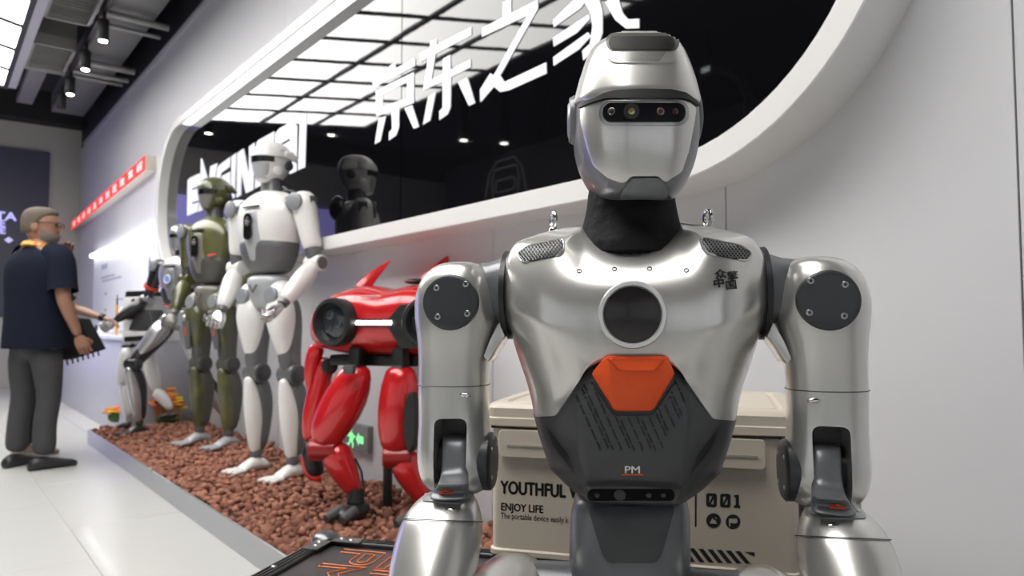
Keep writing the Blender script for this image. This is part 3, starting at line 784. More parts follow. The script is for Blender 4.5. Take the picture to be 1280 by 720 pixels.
# forehead scoop with its dark window and dotted grille
proj_panel(KB, rrect(803.5, 60, 46, 19.5, 14), 'forehead_rim', SILVER, head, off=.0018, th=.004, step=3, bevel=.0012)
proj_panel(KB, rrect(803, 54.5, 44.5, 11, 10), 'forehead_slot', mat('slot_shade', (.06, .058, .052), .45, .2, .1, var=.1), head, off=.0026, th=.003, step=3)
proj_panel(KB, rrect(802, 56, 40, 8, 7.5), 'forehead_window', mat('window_smoke', (.016, .015, .013), .5, 0, 0, var=.1, spec=.2), head, off=.0034, th=.002, step=3)
dots = MB()
for j in range(8):
    for i in range(26):
        x, y = 777 + i * 2.15 + (j % 2) * 1.07, 66.5 + j * 1.55
        if abs(x - 803) > 29 - j * 1.0: continue
        h, nr = hitpt(KB, x, y, .0024); dots.lathe([(.00062, -.0004), (.00062, .0004)], h, nr, 6)
dots.build('speaker_holes', mat('hole_grey', (.22, .22, .22), .6, var=.1), head)
# ears: oval discs on the sides
for s in (-1, 1):
    zc = RP(792, 150, 0).z; c = HX((HC.x + s * (RP(792 + 76, 150, 0).x - HC.x) * 1.035, .0, zc))
    ax = HX((HC.x + s, .0, 0)) - HX((HC.x, 0, 0))
    M4 = Matrix.Translation(c) @ ax.to_track_quat('Z', 'Y').to_matrix().to_4x4()
    m_ = MB().lathe([(.040, -.020), (.040, -.002), (.036, .004), (.032, .0045), (.030, .001)], (0, 0, 0), (0, 0, 1), 40)
    m_.v = [(M4 @ Vector((p[0] * .84, p[1] * .84, p[2]))) for p in m_.v]; m_.build('ear_cover', GREYP, head)
    m2 = MB().lathe([(.029, -.004), (.029, .004), (.026, .0062), (.012, .0066)], (0, 0, 0), (0, 0, 1), 32)
    m2.v = [(M4 @ Vector((p[0] * .84, p[1] * .84, p[2]))) for p in m2.v]; m2.build('ear_disc', mat('ear_silver', (.36, .36, .36), .3, .7, .4, var=.05), head)

# ---- arms: built on the picture's left, mirrored for the other side
def mirror(mb): mb.v = [(-p[0], p[1], p[2]) for p in mb.v]; mb.f = [q[::-1] for q in mb.f]; return mb
def arm_ring(py, l, r, yl, dyf, dyb, e=2.2, n=40, tilt=0.0):
    a, b = RP(l, py, yl), RP(r, py, yl); c = (a + b) / 2; hw = (b.x - a.x) / 2
    return [(p[0], p[1], p[2] - (p[1] - c.y) * tilt) for p in se_ring(c, hw, dyf, dyb, e, e, n)]
def one_arm(s):
    fx = (lambda mb: mb) if s < 0 else mirror
    X = lambda p: Vector((p[0] if s < 0 else -p[0], p[1], p[2]))
    # shoulder link from the torso
    rows = []
    for px, t0, t1, hy, yl in ((652, 312, 420, .070, .02), (638, 318, 414, .064, .02), (633, 322, 408, .056, .02), (616, 328, 405, .050, .02), (600, 330, 405, .046, .02), (585, 335, 400, .04, .02)):
        a, b = RP(px, t0, yl), RP(px, t1, yl); c = (a + b) / 2; hz = (a.z - b.z) / 2
        rows.append([(c.x, c.y + hy * math.copysign(abs(sin(2 * pi * k / 28)) ** .75, sin(2 * pi * k / 28)), c.z + hz * math.copysign(abs(cos(2 * pi * k / 28)) ** .75, cos(2 * pi * k / 28))) for k in range(28)])
    link = fx(MB().loft(rows)).build('shoulder_link', GREYP, rob, sharp=50)
    # dark gasket and red sliver between the torso and the link
    rows = []
    for px in (640, 634):
        a, b = RP(px, 314, .02), RP(px, 424, .02); c = (a + b) / 2; hz = (a.z - b.z) / 2
        rows.append([(c.x, c.y + .074 * sin(2 * pi * k / 32), c.z + hz * cos(2 * pi * k / 32)) for k in range(32)])
    fx(MB().loft(rows)).build('shoulder_gasket', BLACK, link)
    # flange hanging under the link
    q = [(624, 402), (631, 420), (622, 432), (610, 452), (604, 446), (612, 425)]
    a_ = [RP(x, y, -.03) for x, y in q]; b_ = [p + Vector((0, .06, 0)) for p in a_]
    fx(MB().loft([a_, b_])).build('shoulder_flange', SILVER, link, bevel=.002)
    # upper arm with the elbow lobes
    R = [(327.5, 562, 590, -.008, .016, .02), (331, 549, 603, -.005, .034, .034), (340, 535, 613, 0, .048, .046), (356, 524.5, 622, 0, .057, .052), (380, 520, 626, 0, .062, .056), (405, 522, 624, 0, .062, .056), (428, 525, 615, 0, .057, .053), (455, 525.5, 611.5, 0, .052, .050), (481, 524.5, 611, 0, .050, .050), (505, 525, 610.5, 0, .049, .049), (528, 525.5, 610.5, 0, .049, .050), (552, 524, 614, 0, .052, .052), (575, 523, 618, 0, .054, .054), (592, 526, 617, 0, .053, .052), (605, 532, 612, 0, .047, .046), (616, 543, 602, 0, .034, .034)]
    up = fx(MB().loft([arm_ring(*r) for r in R])).build('upper_arm', SILVER, rob, subd=1, sharp=60)
    # open the elbow fork
    P = [RP(x, y, -.045) for x, y in round_poly([(543, 640), (543, 523), (583, 523), (583, 640)], 11, 6)]
    c_ = MB().loft([[p + Vector((0, -.06, 0)) for p in P], [p + Vector((0, .075, 0)) for p in P]])
    cut = fx(c_).build('cut', BLACK, smooth=False); cut.parent = rob
    boolean(up, cut)
    UBV = bvh_of(up)
    a, b = RP(543.5, 560, -.0), RP(582.5, 560, -.0)
    # pivot barrel inside the fork
    z_ = RP(563, 575, 0).z; fx(MB().lathe([(.034, 0), (.034, b.x - a.x)], (a.x, .004, z_), (1, 0, 0), 28)).build('elbow_barrel', BLACK, up)
    z2 = RP(563, 535, 0).z; fx(MB().box(((a.x + b.x) / 2, .02, z2 + .005), (b.x - a.x, .05, .075))).build('elbow_block', mat('elbow_inner', (.02, .012, .013), .35, 0, .2, var=.2), up)
    # seam ring and locking slot
    fx(MB().tube([Vector(p) for p in arm_ring(480, 524.1, 611.4, 0, .0503, .0503)], .0007, n=5, closed=True)).build('arm_seam', DGREY, up)
    h = RP(581, 494, -.0455); fx(MB().ball(h, (.0085, .004, .0038), 16, 8)).build('lock_slot', CHROME, up)
    # shoulder cap with four screws
    cc = RP(563, 378, -.0585); q = (DR - .06) / 920 * .985
    cap = fx(MB().lathe([(36.5 * q, -.02), (36.5 * q, .002), (34.5 * q, .0042), (30 * q, .0048)], cc, (0, -1, 0), 48)).build('shoulder_cap', DGREY, up)
    for px, py in ((545.5, 360), (582, 355), (547, 396), (584, 392)):
        h = RP(px, py, -.0632); fx(MB().lathe([(.0042, -.003), (.0042, .0004), (.0030, .0012), (.0020, .0012), (.0017, -.0004)], h, (0, -1, 0), 14)).build('cap_screw', SCREW, cap)
    # elbow disc on the inner side
    e0 = RP(611, 576, .0); dsc = fx(MB().lathe([(.040, -.014), (.040, .004), (.036, .0075), (.028, .008)], (e0.x, .0, e0.z), (1, 0, 0), 36)).build('elbow_disc', DGREY, up)
    for k in range(4):
        an = pi / 4 + k * pi / 2; fx(MB().lathe([(.003, 0), (.003, .0086), (.0015, .0092)], (e0.x, .027 * cos(an), e0.z + .027 * sin(an)), (1, 0, 0), 10)).build('disc_screw', SCREW, dsc)
    # forearm: bulging sleeve coming forward and down
    FR_ = [(612, 542, 586, -.03, .030, .030), (620, 528, 592, -.035, .042, .040), (632, 517, 598.5, -.04, .048, .046), (650, 506, 602.5, -.05, .053, .050), (672, 499, 602, -.06, .056, .053), (696, 493.5, 597.5, -.075, .056, .054), (725, 488, 591, -.095, .054, .053), (770, 486, 578, -.125, .048, .048), (820, 490, 562, -.155, .040, .041), (850, 500, 548, -.17, .032, .034)]
    TL = [0, .05, .14, .26, .34, .4, .42, .45, .45, .45]
    fa = fx(MB().loft([arm_ring(*r, tilt=q) for r, q in zip(FR_, TL)])).build('forearm', SILVER, rob, subd=1, sharp=60)
    FBV = bvh_of(fa) if s < 0 else BVHTree.FromPolygons([(-v.co.x, v.co.y, v.co.z) for v in fa.data.vertices], [tuple(p.vertices)[::-1] for p in fa.data.polygons])
    fx(MB().tube([Vector(p) for p in arm_ring(650, 505.6, 602.9, -.05, .0535, .0505, tilt=.26)], .0007, n=5, closed=True)).build('arm_seam', DGREY, fa)
    h = hitpt(FBV, 563, 637, -.001)[0]; fx(MB().ball(h, (.008, .004, .0035), 16, 8)).build('lock_slot', CHROME, fa)
    # grey strap from the pivot down onto the sleeve
    rows = []
    for py, l, r, yl in ((543, 551, 582, -.022), (547, 550, 583, -.034), (556, 550, 583, -.043), (580, 550, 583, -.052), (597, 548, 583, -.058), (606, 545, 583, -.066), (613, 540, 584, -.076), (622, 534, 584, -.088), (627, 535, 582, -.0925)):
        if py > 600: yl = min(yl, hitpt(FBV, 563, py + 1, 0)[0].y - .0045)
        a, b = RP(l, py, yl), RP(r, py, yl); dv = Vector((0, .026, -.004)); rr = min(.006, (b.x - a.x) * .2)
        rows.append([a + Vector((0, rr, 0)), a + Vector((rr, 0, 0)), b + Vector((-rr, 0, 0)), b + Vector((0, rr, 0)), b + dv, a + dv])
    st = fx(MB().loft(rows)).build('elbow_strap', GREYP, rob, subd=2, sharp=50)
    rim = round_poly([(527, 627), (534, 614), (586, 612), (592, 618), (586, 627), (574, 630)], 4)
    fx(proj_panel(FBV, rim, '', None, None, off=.0016, th=.004, step=4, build=False)).build('strap_plate', mat('plate_grey', (.30, .305, .315), .38, .3, .2, var=.05), fa)
    SBV = bvh_of(st) if s < 0 else BVHTree.FromPolygons([(-v.co.x, v.co.y, v.co.z) for v in st.data.vertices], [tuple(p.vertices)[::-1] for p in st.data.polygons])
    tri = [hitpt(SBV, x, y, .0012)[0] for x, y in ((549, 617.5), (567, 616.5), (558, 611.5))]
    fx(MB().tube(tri, .0011, n=5, closed=True)).build('warning_triangle', ORANGE, st)
    # hand, below the picture: palm and five curled fingers
    w = RP(524, 850, -.17); hd = fx(MB().tube([w, w + Vector((0, -.03, -.008)), w + Vector((0, -.07, -.014)), w + Vector((0, -.095, -.018))], [(.022, .016), (.034, .016), (.038, .015), (.034, .012)], n=16, side=(1, 0, 0))).build('hand', DGREY, rob)
    for k in range(4):
        b0 = w + Vector((-.027 + k * .018, -.092, -.017)); L = (.9, 1.05, 1.0, .85)[k]
        fx(MB().tube([b0, b0 + Vector((0, -.03 * L, .002)), b0 + Vector((0, -.052 * L, -.012)), b0 + Vector((0, -.058 * L, -.030))], [.008, .0078, .007, .005], n=10)).build('finger', GREYP, hd)
    t0 = w + Vector((.034, -.035, -.010)); fx(MB().tube([t0, t0 + Vector((.018, -.022, -.006)), t0 + Vector((.014, -.045, -.018))], [.010, .009, .006], n=10)).build('thumb', GREYP, hd)
one_arm(-1); one_arm(1)

# ---- waist column, pelvis and legs
WR = []
for py, l, r, f, b in ((610, 728, 852, .055, .045), (620, 720, 858, .064, .05), (634, 714.5, 862, .070, .055), (660, 713, 862, .072, .06), (700, 712, 863, .073, .06), (745, 714, 862, .070, .06), (775, 722, 856, .06, .05)):
    WR.append(ring_px(py, l, r, 0, f, b, 3.2, 40))
waist = MB().loft(WR).build('waist_column', GREYP, rob, subd=1)
WB = bvh_of(waist)
proj_panel(WB, round_poly([(736, 634), (842, 634), (826, 694), (818, 703), (762, 703), (754, 694)], 6), 'waist_panel', CHAR, waist, off=.004, th=.006, step=5, bevel=.0015)
zs = .50                                              # top of the flight case
pel = MB().loft([se_ring((0, .01, z), hx, hy, hy, 3, 3, 32) for z, hx, hy in ((zs + .012, .07, .06), (zs + .03, .10, .08), (zs + .07, .105, .085), (zs + .12, .09, .075), (zs + .135, .06, .06))]).build('pelvis', DGREY, rob, subd=1)
for s in (-1, 1):
    hp = RP(640, 742, -.03); hx = abs(hp.x)
    hip = MB().tube([(s * .07, -.02, zs + .112), (s * (hx - .02), -.025, zs + .112)], .034, n=20).build('hip_link', GREYP, rob)
    c0 = Vector((s * hx, -.02, zs + .098)); kn = Vector((s * (hx + .06), -.42, zs + .07))
    d = kn - c0
    th = MB().tube([c0 + d * k for k in (-.13, -.10, -.03, .08, .25, .5, .75, .9, 1.0)], [(.022, .02), (.044, .044), (.056, .058), (.060, .060), (.058, .058), (.053, .053), (.046, .048), (.046, .048), (.03, .03)], n=24, side=(1, 0, 0)).build('thigh', SILVER, rob, subd=1)
    MB().lathe([(.036, -.0), (.036, .062), (.032, .066)], c0 + d * .08, (s, 0, 0), 28).build('hip_disc', DGREY, th)
    MB().tube([kn + Vector((-.055, 0, 0)), kn + Vector((.055, 0, 0))], .042, n=24).build('knee_joint', DGREY, rob)
    an = Vector((kn.x, kn.y - .03, .07)); d2 = an - kn
    MB().tube([kn + d2 * k for k in (.03, .12, .3, .5, .75, .95, 1.0)], [(.035, .04), (.045, .05), (.048, .055), (.042, .048), (.034, .036), (.03, .032), (.02, .02)], n=22, side=(1, 0, 0)).build('shin', SILVER, rob, subd=1)
    MB().loft([se_ring((an.x, an.y - .03, z), hx_, hy_, hy_ * .8, 3, 3, 28) for z, hx_, hy_ in ((.0, .040, .11), (.02, .042, .115), (.035, .038, .09), (.06, .028, .05), (.075, .02, .03))]).build('foot', DGREY, rob, subd=1)

# ================================================================== STANDING ANDROIDS
def segs(mb, P, R, side=(1, 0, 0), n=18): return mb.tube(P, R, n=n, side=side)
def lerp(a, b, k): return Vector(a) + (Vector(b) - Vector(a)) * k
def along(a, b, ks): return [lerp(a, b, k) for k in ks]
def hand_fist(root, wrist, d, fwd, s, mm, mf):
    """palm, four curled fingers and a thumb; d: down the forearm, fwd: where the knuckles curl"""
    w = Vector(wrist); d = Vector(d).normalized(); f = Vector(fwd); f = (f - d * f.dot(d)).normalized(); x = d.cross(f)
    hd = segs(MB(), [w, w + d * .03, w + d * .07, w + d * .095], [(.022, .022), (.040, .022), (.046, .021), (.040, .015)], side=x).build('hand', mm, root, subd=1)
    for k in range(4):
        b = w + d * .088 + x * (-.033 + .022 * k); L = (.88, 1.05, 1.0, .82)[k]
        MB().tube([b, b + d * .026 * L + f * .010, b + d * .036 * L + f * .034, b + d * .016 * L + f * .048], [.011, .0105, .0095, .007], n=8).build('finger', mf, hd)
    t = w + d * .035 + x * (.036 * s)
    MB().tube([t, t + d * .03 + x * .016 * s + f * .014, t + d * .055 + f * .034 + x * .004 * s], [.0125, .011, .0085], n=8).build('thumb', mf, hd)
    return hd
def android(name, loc, rz, label, pal, pose=None, k=1.0, cat='robot', group=None, emblem=True, inlay=False, footm=None):
    """1.72 m robot facing -y: helmet, chest shell, chest plate, abdomen, pelvis, two arms and two legs"""
    shell, dark, plate, cap, joint, handm, helm, headdark, soft = pal
    ps = dict(elb=((-.315, .03, 1.135), (.335, .02, 1.135)), wri=((-.27, -.10, .90), (.315, -.17, .925)),
              knee=((-.125, -.03, .545), (.125, -.03, .545)), ank=((-.13, .02, .085), (.13, .02, .085)), toe=((-.02, -1, 0), (.02, -1, 0)))
    ps.update(pose or {})
    r = empty(name, loc, rz, label, cat, group); r.scale = (k, k, k)
    # torso
    C = lambda z, hx, hf, hb, y=0, e=2.4: se_ring((0, y, z), hx, hf, hb, e, 2.3, 32)
    ch = MB().loft([C(1.205, .155, .10, .10), C(1.235, .175, .120, .115), C(1.30, .195, .135, .125), C(1.37, .210, .140, .13), C(1.43, .215, .132, .13), C(1.48, .195, .115, .12), C(1.515, .145, .09, .10), C(1.54, .09, .065, .07), C(1.545, .06, .05, .05)]).build('chest_shell', shell, r, subd=1)
    MB().loft([C(1.085, .085, .07, .07), C(1.10, .125, .095, .095), C(1.14, .150, .112, .112), C(1.19, .172, .126, .12), C(1.25, .186, .134, .124), C(1.275, .180, .122, .12)]).build('abdomen', dark, r, subd=1)
    # side plates of the shell hanging lower at the back, then the front plate
    pl = []
    for z, hx, y in ((1.145, .050, -.118), (1.16, .075, -.126), (1.22, .093, -.140), (1.30, .104, -.150), (1.37, .110, -.152), (1.425, .108, -.142), (1.435, .10, -.132)):
        pl.append([(hx * u, y + .055 * abs(u) ** 2.2, z) for u in (-1, -.8, -.5, 0, .5, .8, 1)] + [(hx * u * .96, y + .012 + .06 * abs(u) ** 2.2, z) for u in (1, .8, .5, 0, -.5, -.8, -1)])
    cp = MB().loft(pl).build('chest_plate', plate, r, subd=1)
    MB().box((0, -.134, 1.445), (.13, .012, .008)).build('collar_slot', BLACK, ch, bevel=.002)
    if emblem:
        em = MB().prism(rrect(0, 1.335, .030, .072, .029, 6), lambda u, v, d: (u, -.150 - d, v), 0, .008).build('emblem', GLOSSBLK, r, smooth=False)
        MB().torus((0, -.159, 1.362), (0, 1, 0), .019, .0035, 20, 6).build('emblem_ring', CHROME, em)
        MB().lathe([(.010, 0), (.010, .003), (.004, .004)], (0, -.158, 1.362), (0, -1, 0), 14).build('emblem_dot', cap, em)
    # backpack hump behind the neck
    MB().ball((0, .115, 1.50), (.10, .05, .075)).build('back_unit', headdark, r)
    nk = MB().loft([C(1.52, .07, .062, .062), C(1.55, .056, .052, .055), C(1.60, .054, .05, .055), C(1.63, .054, .045, .055)]).build('neck', dark, r)
    # head
    H = lambda z, hx, yf, yb, e=2.3: se_ring((0, .0, z), hx, -yf, yb, e, 2.1, 28)
    hm = MB().loft([H(1.585, .022, -.088, .02), H(1.60, .042, -.094, .05), H(1.63, .066, -.100, .085), H(1.67, .082, -.106, .108), H(1.71, .089, -.112, .122), H(1.75, .089, -.112, .122), H(1.785, .080, -.098, .112), H(1.81, .060, -.07, .086), H(1.825, .03, -.03, .045)]).build('helmet', helm, r, subd=1)
    MB().loft([[(hx * sin(a), -.001 + -yf * cos(a) * 1.0, z) for a in [radians(q) for q in range(-64, 65, 8)]] + [(hx * .9 * sin(a), -(yf - .02) * cos(a), z) for a in [radians(q) for q in range(64, -65, -8)]] for z, hx, yf in ((1.695, .092, .1155), (1.725, .094, .1165))]).build('visor', GLOSSBLK, hm)
    MB().loft([[(hx * sin(a), -yf * cos(a), z) for a in [radians(q) for q in range(-50, 51, 10)]] + [(hx * .85 * sin(a), -(yf - .03) * cos(a), z) for a in [radians(q) for q in range(50, -51, -10)]] for z, hx, yf in ((1.605, .048, .098), (1.65, .08, .109), (1.69, .090, .114))]).build('face_plate', plate, hm, sharp=50)
    MB().loft([[(hx * sin(a), -yf * cos(a) if cos(a) > 0 else .0, z) for a in [radians(q) for q in range(-96, 97, 12)]] + [(hx * .9 * sin(a), -(yf - .02) * cos(a), z) for a in [radians(q) for q in range(96, -97, -12)]] for z, hx, yf in ((1.728, .096, .121), (1.75, .096, .119), (1.775, .088, .108))]).build('brow', helm, hm, sharp=50)
    for s in (-1, 1):
        MB().tube([(s * .088, .02, 1.755), (s * .097, .055, 1.745), (s * .092, .10, 1.725)], [(.018, .012), (.026, .012), (.012, .008)], n=12).build('ear_fin', helm, hm)
        MB().lathe([(.026, 0), (.026, .012), (.018, .016)], (s * .082, .045, 1.69), (s, 0, 0), 18).build('ear_cup', headdark, hm)
        MB().lathe([(.03, 0), (.02, .006)], (s * .078, -.02, 1.655), (s, -.2, 0), 14).build('cheek', helm, hm)
    # pelvis
    pv = MB().loft([C(.885, .05, .05, .06), C(.905, .075, .075, .08), C(.96, .095, .095, .095), C(1.02, .125, .105, .10), C(1.06, .135, .10, .10), C(1.085, .10, .08, .08)]).build('pelvis', plate, r, subd=1)
    MB().tube([(-.03, -.112, 1.025), (0, -.112, .985), (.03, -.112, 1.025)], .005, n=6).build('pelvis_mark', joint, pv)
    for i, s in enumerate((-1, 1)):
        # shoulder and arm
        sh = Vector((s * .262, .0, 1.455))
        MB().tube([(s * .17, 0, 1.45), (s * .25, 0, 1.455)], [.062, .055], n=18).build('shoulder_link', dark, r)
        e, w = Vector(ps['elb'][i]), Vector(ps['wri'][i])
        ua = segs(MB(), [sh + Vector((0, 0, .068)), sh + Vector((0, 0, .062)), sh + Vector((0, 0, .035)), sh, lerp(sh, e, .25), lerp(sh, e, .5), lerp(sh, e, .72), lerp(sh, e, .78)], [(.02, .02), (.042, .044), (.063, .068), (.068, .074), (.060, .068), (.055, .06), (.05, .054), (.042, .044)], side=(0, 1, 0)).build('upper_arm', shell, r, subd=1)
        MB().lathe([(.047, -.01), (.047, .006), (.042, .010)], sh + Vector((0, -.068, .005)), (s * .12, -1, 0), 24).build('shoulder_cap', cap, ua)
        MB().box(sh + Vector((s * .064, .005, -.005)), (.014, .05, .085)).build('shoulder_stripe', dark, ua, bevel=.005)
        segs(MB(), along(sh, e, (.74, .9, 1.0)), [.043, .04, .036], side=(0, 1, 0)).build('arm_joint', dark, r)
        ej = MB().tube([e + Vector((-.05, 0, 0)), e + Vector((.05, 0, 0))], .044, n=22).build('elbow', shell, r, bevel=.006)
        MB().lathe([(.034, 0), (.034, .007)], e + Vector((s * .048, 0, 0)), (s, 0, 0), 20).build('elbow_disc', joint, ej)
        d = w - e
        segs(MB(), along(e, w, (.05, .18, .4, .7, .93, 1.0)), [(.03, .03), (.046, .05), (.054, .058), (.046, .048), (.038, .038), (.03, .03)], side=(1, 0, 0)).build('forearm', shell, r, subd=1)
        segs(MB(), along(e, w, (.96, 1.06)), [.031, .028], side=(1, 0, 0)).build('wrist', joint, r)
        hand_fist(r, w + d.normalized() * .012, d, (-s * .55, -.75, .1), -s, handm, handm)
        # leg
        hp = Vector((s * .115, -.01, .965)); kn, an = Vector(ps['knee'][i]), Vector(ps['ank'][i])
        hj = MB().ball(hp, (.078, .085, .085), 20, 14).build('hip_joint', shell, r)
        MB().lathe([(.047, -.02), (.047, .006), (.042, .011)], hp + Vector((0, -.078, .0)), (0, -1, .05), 24).build('hip_disc', cap, hj)
        B = Vector((0, .018, 0))
        th = segs(MB(), [p + B for p in along(hp, kn, (.0, .12, .3, .5, .7, .85, 1.0))], [(.05, .06), (.074, .084), (.080, .088), (.071, .080), (.058, .068), (.052, .064), (.05, .062)], side=(1, 0, 0)).build('thigh_core', dark, r, subd=1)
        segs(MB(), [p + Vector((0, -.014, 0)) for p in along(hp, kn, (-.03, .06, .2, .36, .52, .68, .80, .86))], [(.03, .04), (.070, .074), (.083, .088), (.082, .084), (.069, .066), (.052, .046), (.034, .026), (.012, .010)], side=(1, 0, 0)).build('thigh_shell', shell, r, subd=1)
        if inlay:
            q = [(-.034, -.13), (.034, -.13), (.030, -.24), (.018, -.32), (-.018, -.32), (-.030, -.24)]
            d_ = (kn - hp).normalized(); up_ = lambda v: hp + d_ * (-v)
            pq = round_poly(q, .014); rr_ = []
            for dd in (.0, .016): rr_.append([up_(v) + Vector((u + s * .012, -.102 - dd + abs(u) * .35 + max(0, -.12 - v) * .16, 0)) for u, v in pq])
            MB().loft(rr_).build('thigh_inlay', soft, th, bevel=.002)
        kj = MB().tube([kn + Vector((-.056, .02, 0)), kn + Vector((.056, .02, 0))], .056, n=24).build('knee', dark, r, bevel=.008)
        for q in (-1, 1):
            MB().lathe([(.046, 0), (.046, .012), (.040, .016)], kn + Vector((q * .054, .02, 0)), (q, 0, 0), 24).build('knee_disc', headdark if s * q < 0 or True else cap, kj)
        segs(MB(), [p + Vector((0, y, 0)) for p, y in zip(along(kn, an, (.06, .18, .38, .58, .8, .95)), (.03, .042, .052, .045, .032, .02))], [(.044, .04), (.058, .06), (.062, .066), (.055, .058), (.046, .05), (.034, .034)], side=(1, 0, 0)).build('calf', dark, r, subd=1)
        segs(MB(), [p + Vector((0, y, 0)) for p, y in zip(along(kn, an, (.04, .10, .25, .45, .65, .85, .97)), (-.036, -.034, -.018, -.006, -.006, -.006, -.004))], [(.020, .016), (.032, .028), (.044, .044), (.054, .058), (.047, .05), (.036, .038), (.03, .031)], side=(1, 0, 0)).build('shin_shell', shell, r, subd=1)
        MB().lathe([(.031, -.02), (.034, 0), (.031, .02)], an + Vector((0, 0, .012)), (0, 0, 1), 18).build('ankle', dark, r)
        t = Vector(ps['toe'][i]).normalized(); x = Vector((-t.y, t.x, 0)); z0 = an.z - .085
        F_ = lambda a, hw, h: [an + t * a + x * (hw * cos(2 * pi * q / 14)) + Vector((0, 0, z0 - an.z + h * .5 + h * .5 * sin(2 * pi * q / 14))) for q in range(14)]
        ft = MB().loft([F_(-.085, .02, .03), F_(-.07, .034, .05), F_(-.03, .036, .075), F_(.02, .037, .085), F_(.07, .042, .055), F_(.11, .046, .035)]).build('foot', footm or dark, r, subd=1)
        for q in (-1, 0, 1):
            b = an + t * .10 + x * (q * .03) + Vector((0, 0, z0 - an.z + .016)); MB().tube([b, b + t * .05 + x * q * .012, b + t * .085 + x * q * .016 + Vector((0, 0, -.004))], [(.014, .018), (.013, .016), (.010, .012)], n=10, side=(0, 0, 1)).build('toe', footm or dark, ft)
    return r
A_WHITE = mat('android_white', (.80, .79, .77), .30, 0, .5, var=.02, vscale=40)
A_GREY = mat('android_grey', (.13, .13, .135), .38, .1, .2, var=.06, vscale=60)
A_LGREY = mat('android_pale_grey', (.42, .43, .45), .35, .1, .3, var=.04, vscale=60)
A_CAP = mat('android_cap_grey', (.27, .28, .30), .4, .1, .2, var=.05)
A_DISC = mat('android_disc', (.05, .05, .055), .35, .1, .3, var=.1)
A_HAND = mat('hand_alloy', (.66, .66, .66), .25, .9, .2, var=.05)
O_GREEN = mat('android_olive', (.115, .115, .038), .32, .1, .6, var=.1, vscale=7, col2=(.075, .08, .035))
O_TAUPE = mat('android_taupe', (.20, .19, .165), .40, .15, .3, var=.1, vscale=20)
O_GREY = mat('android_taupe_dark', (.085, .082, .072), .42, .1, .2, var=.1, vscale=20)
GZ = .128                                            # top of the gravel
def stand(px, py, z=GZ):
    p = atz(px, py, z); return (p.x, p.y, z)
white = android('android', stand(333, 592), radians(-32), 'tall white humanoid robot standing on red gravel beside the red robot dog',
    (A_WHITE, A_GREY, A_LGREY, A_CAP, A_GREY, A_HAND, A_WHITE, A_DISC, A_WHITE), dict(knee=((-.095, -.02, .545), (.195, -.03, .545)), ank=((-.125, .03, .085), (.215, -.01, .085))), k=1.04, footm=A_WHITE, group='humanoid robots on the gravel')
green = android('android', stand(262, 556), radians(-30), 'olive green humanoid robot with red thigh marks standing left of the white robot',
    (O_GREEN, O_GREY, O_TAUPE, A_CAP, O_TAUPE, O_TAUPE, O_GREEN, A_DISC, A_GREY), dict(knee=((-.11, -.02, .545), (.17, -.02, .545)), ank=((-.13, .02, .085), (.19, .0, .085))), k=1.04, footm=A_LGREY, inlay=True, group='humanoid robots on the gravel')
for o in list(green.children_recursive):
    if o.name.startswith('thigh_core'):
        for inl in o.children:
            m = inl.data; c = sum((v.co for v in m.vertices), Vector()) / len(m.vertices)
            sx = 1 if c.x > 0 else -1
            MB().box(c + Vector((sx * .004, -.010, .03)), (.010, .008, .06)).build('red_mark', REDP, o); 
MB().box((.13, -.115, 1.275), (.055, .01, .010), Matrix.Rotation(-.25, 3, 'Y') @ Matrix.Rotation(.7, 3, 'Z')).build('side_mark', mat('mark_red', (.8, .06, .04), .4, var=.05), [o for o in green.children if o.name.startswith('abdomen')][0])
# small silver robot in a lunge, black arms and legs
S_DK = mat('small_robot_black', (.03, .031, .034), .32, .2, .4, var=.1)
small = android('android', stand(222, 541), radians(-22), 'small silver and black humanoid robot lunging behind the olive green robot',
    (mat('small_robot_silver', (.55, .55, .56), .28, .7, .6, var=.05), S_DK, mat('small_robot_grey', (.36, .37, .39), .35, .5, .3, var=.05), A_CAP, S_DK, mat('small_hand', (.6, .6, .6), .3, .6, var=.05), mat('small_helmet', (.5, .5, .51), .28, .7, .5, var=.05), A_DISC, S_DK),
    dict(elb=((-.42, .02, 1.17), (.35, .05, 1.15)), wri=((-.58, -.16, .98), (.32, -.10, .93)), knee=((-.27, -.26, .60), (.18, .02, .53)), ank=((-.27, -.16, .085), (.30, .30, .085)), toe=((-.3, -1, 0), (.25, -1, 0))), k=.90, group='humanoid robots on the gravel', emblem=False)
for o in small.children:
    if o.name.startswith('upper_arm'): o.data.materials[0] = S_DK
    if o.name.startswith('forearm'): o.data.materials[0] = S_DK
    if o.name.startswith('chest_plate'):
        MB().torus((0, -.152, 1.33), (0, 1, 0), .034, .007, 24, 8).build('display_ring', A_WHITE, o)
        MB().lathe([(.03, 0), (.03, .004)], (0, -.151, 1.33), (0, -1, 0), 20).build('display_glass', mat('display_blue', (.10, .16, .5), .3, emit=.35, emit_col=(.3, .45, 1), var=.3, vscale=60), o)
    if o.name.startswith('abdomen'):
        MB().tube([(.13 * sin(a), -.112 * cos(a) - .004, 1.12 - .02 * cos(a)) for a in [radians(q) for q in range(-70, 71, 10)]], .006, n=6).build('red_trim', mat('mark_red', (.8, .06, .04), .4), o)
sh = Vector((-.262, 0, 1.455)); e = Vector((-.42, .02, 1.17))
MB().tube([lerp(sh, e, .58), lerp(sh, e, .66)], .066, n=18).build('arm_band', mat('mark_red', (.8, .06, .04), .4), small)

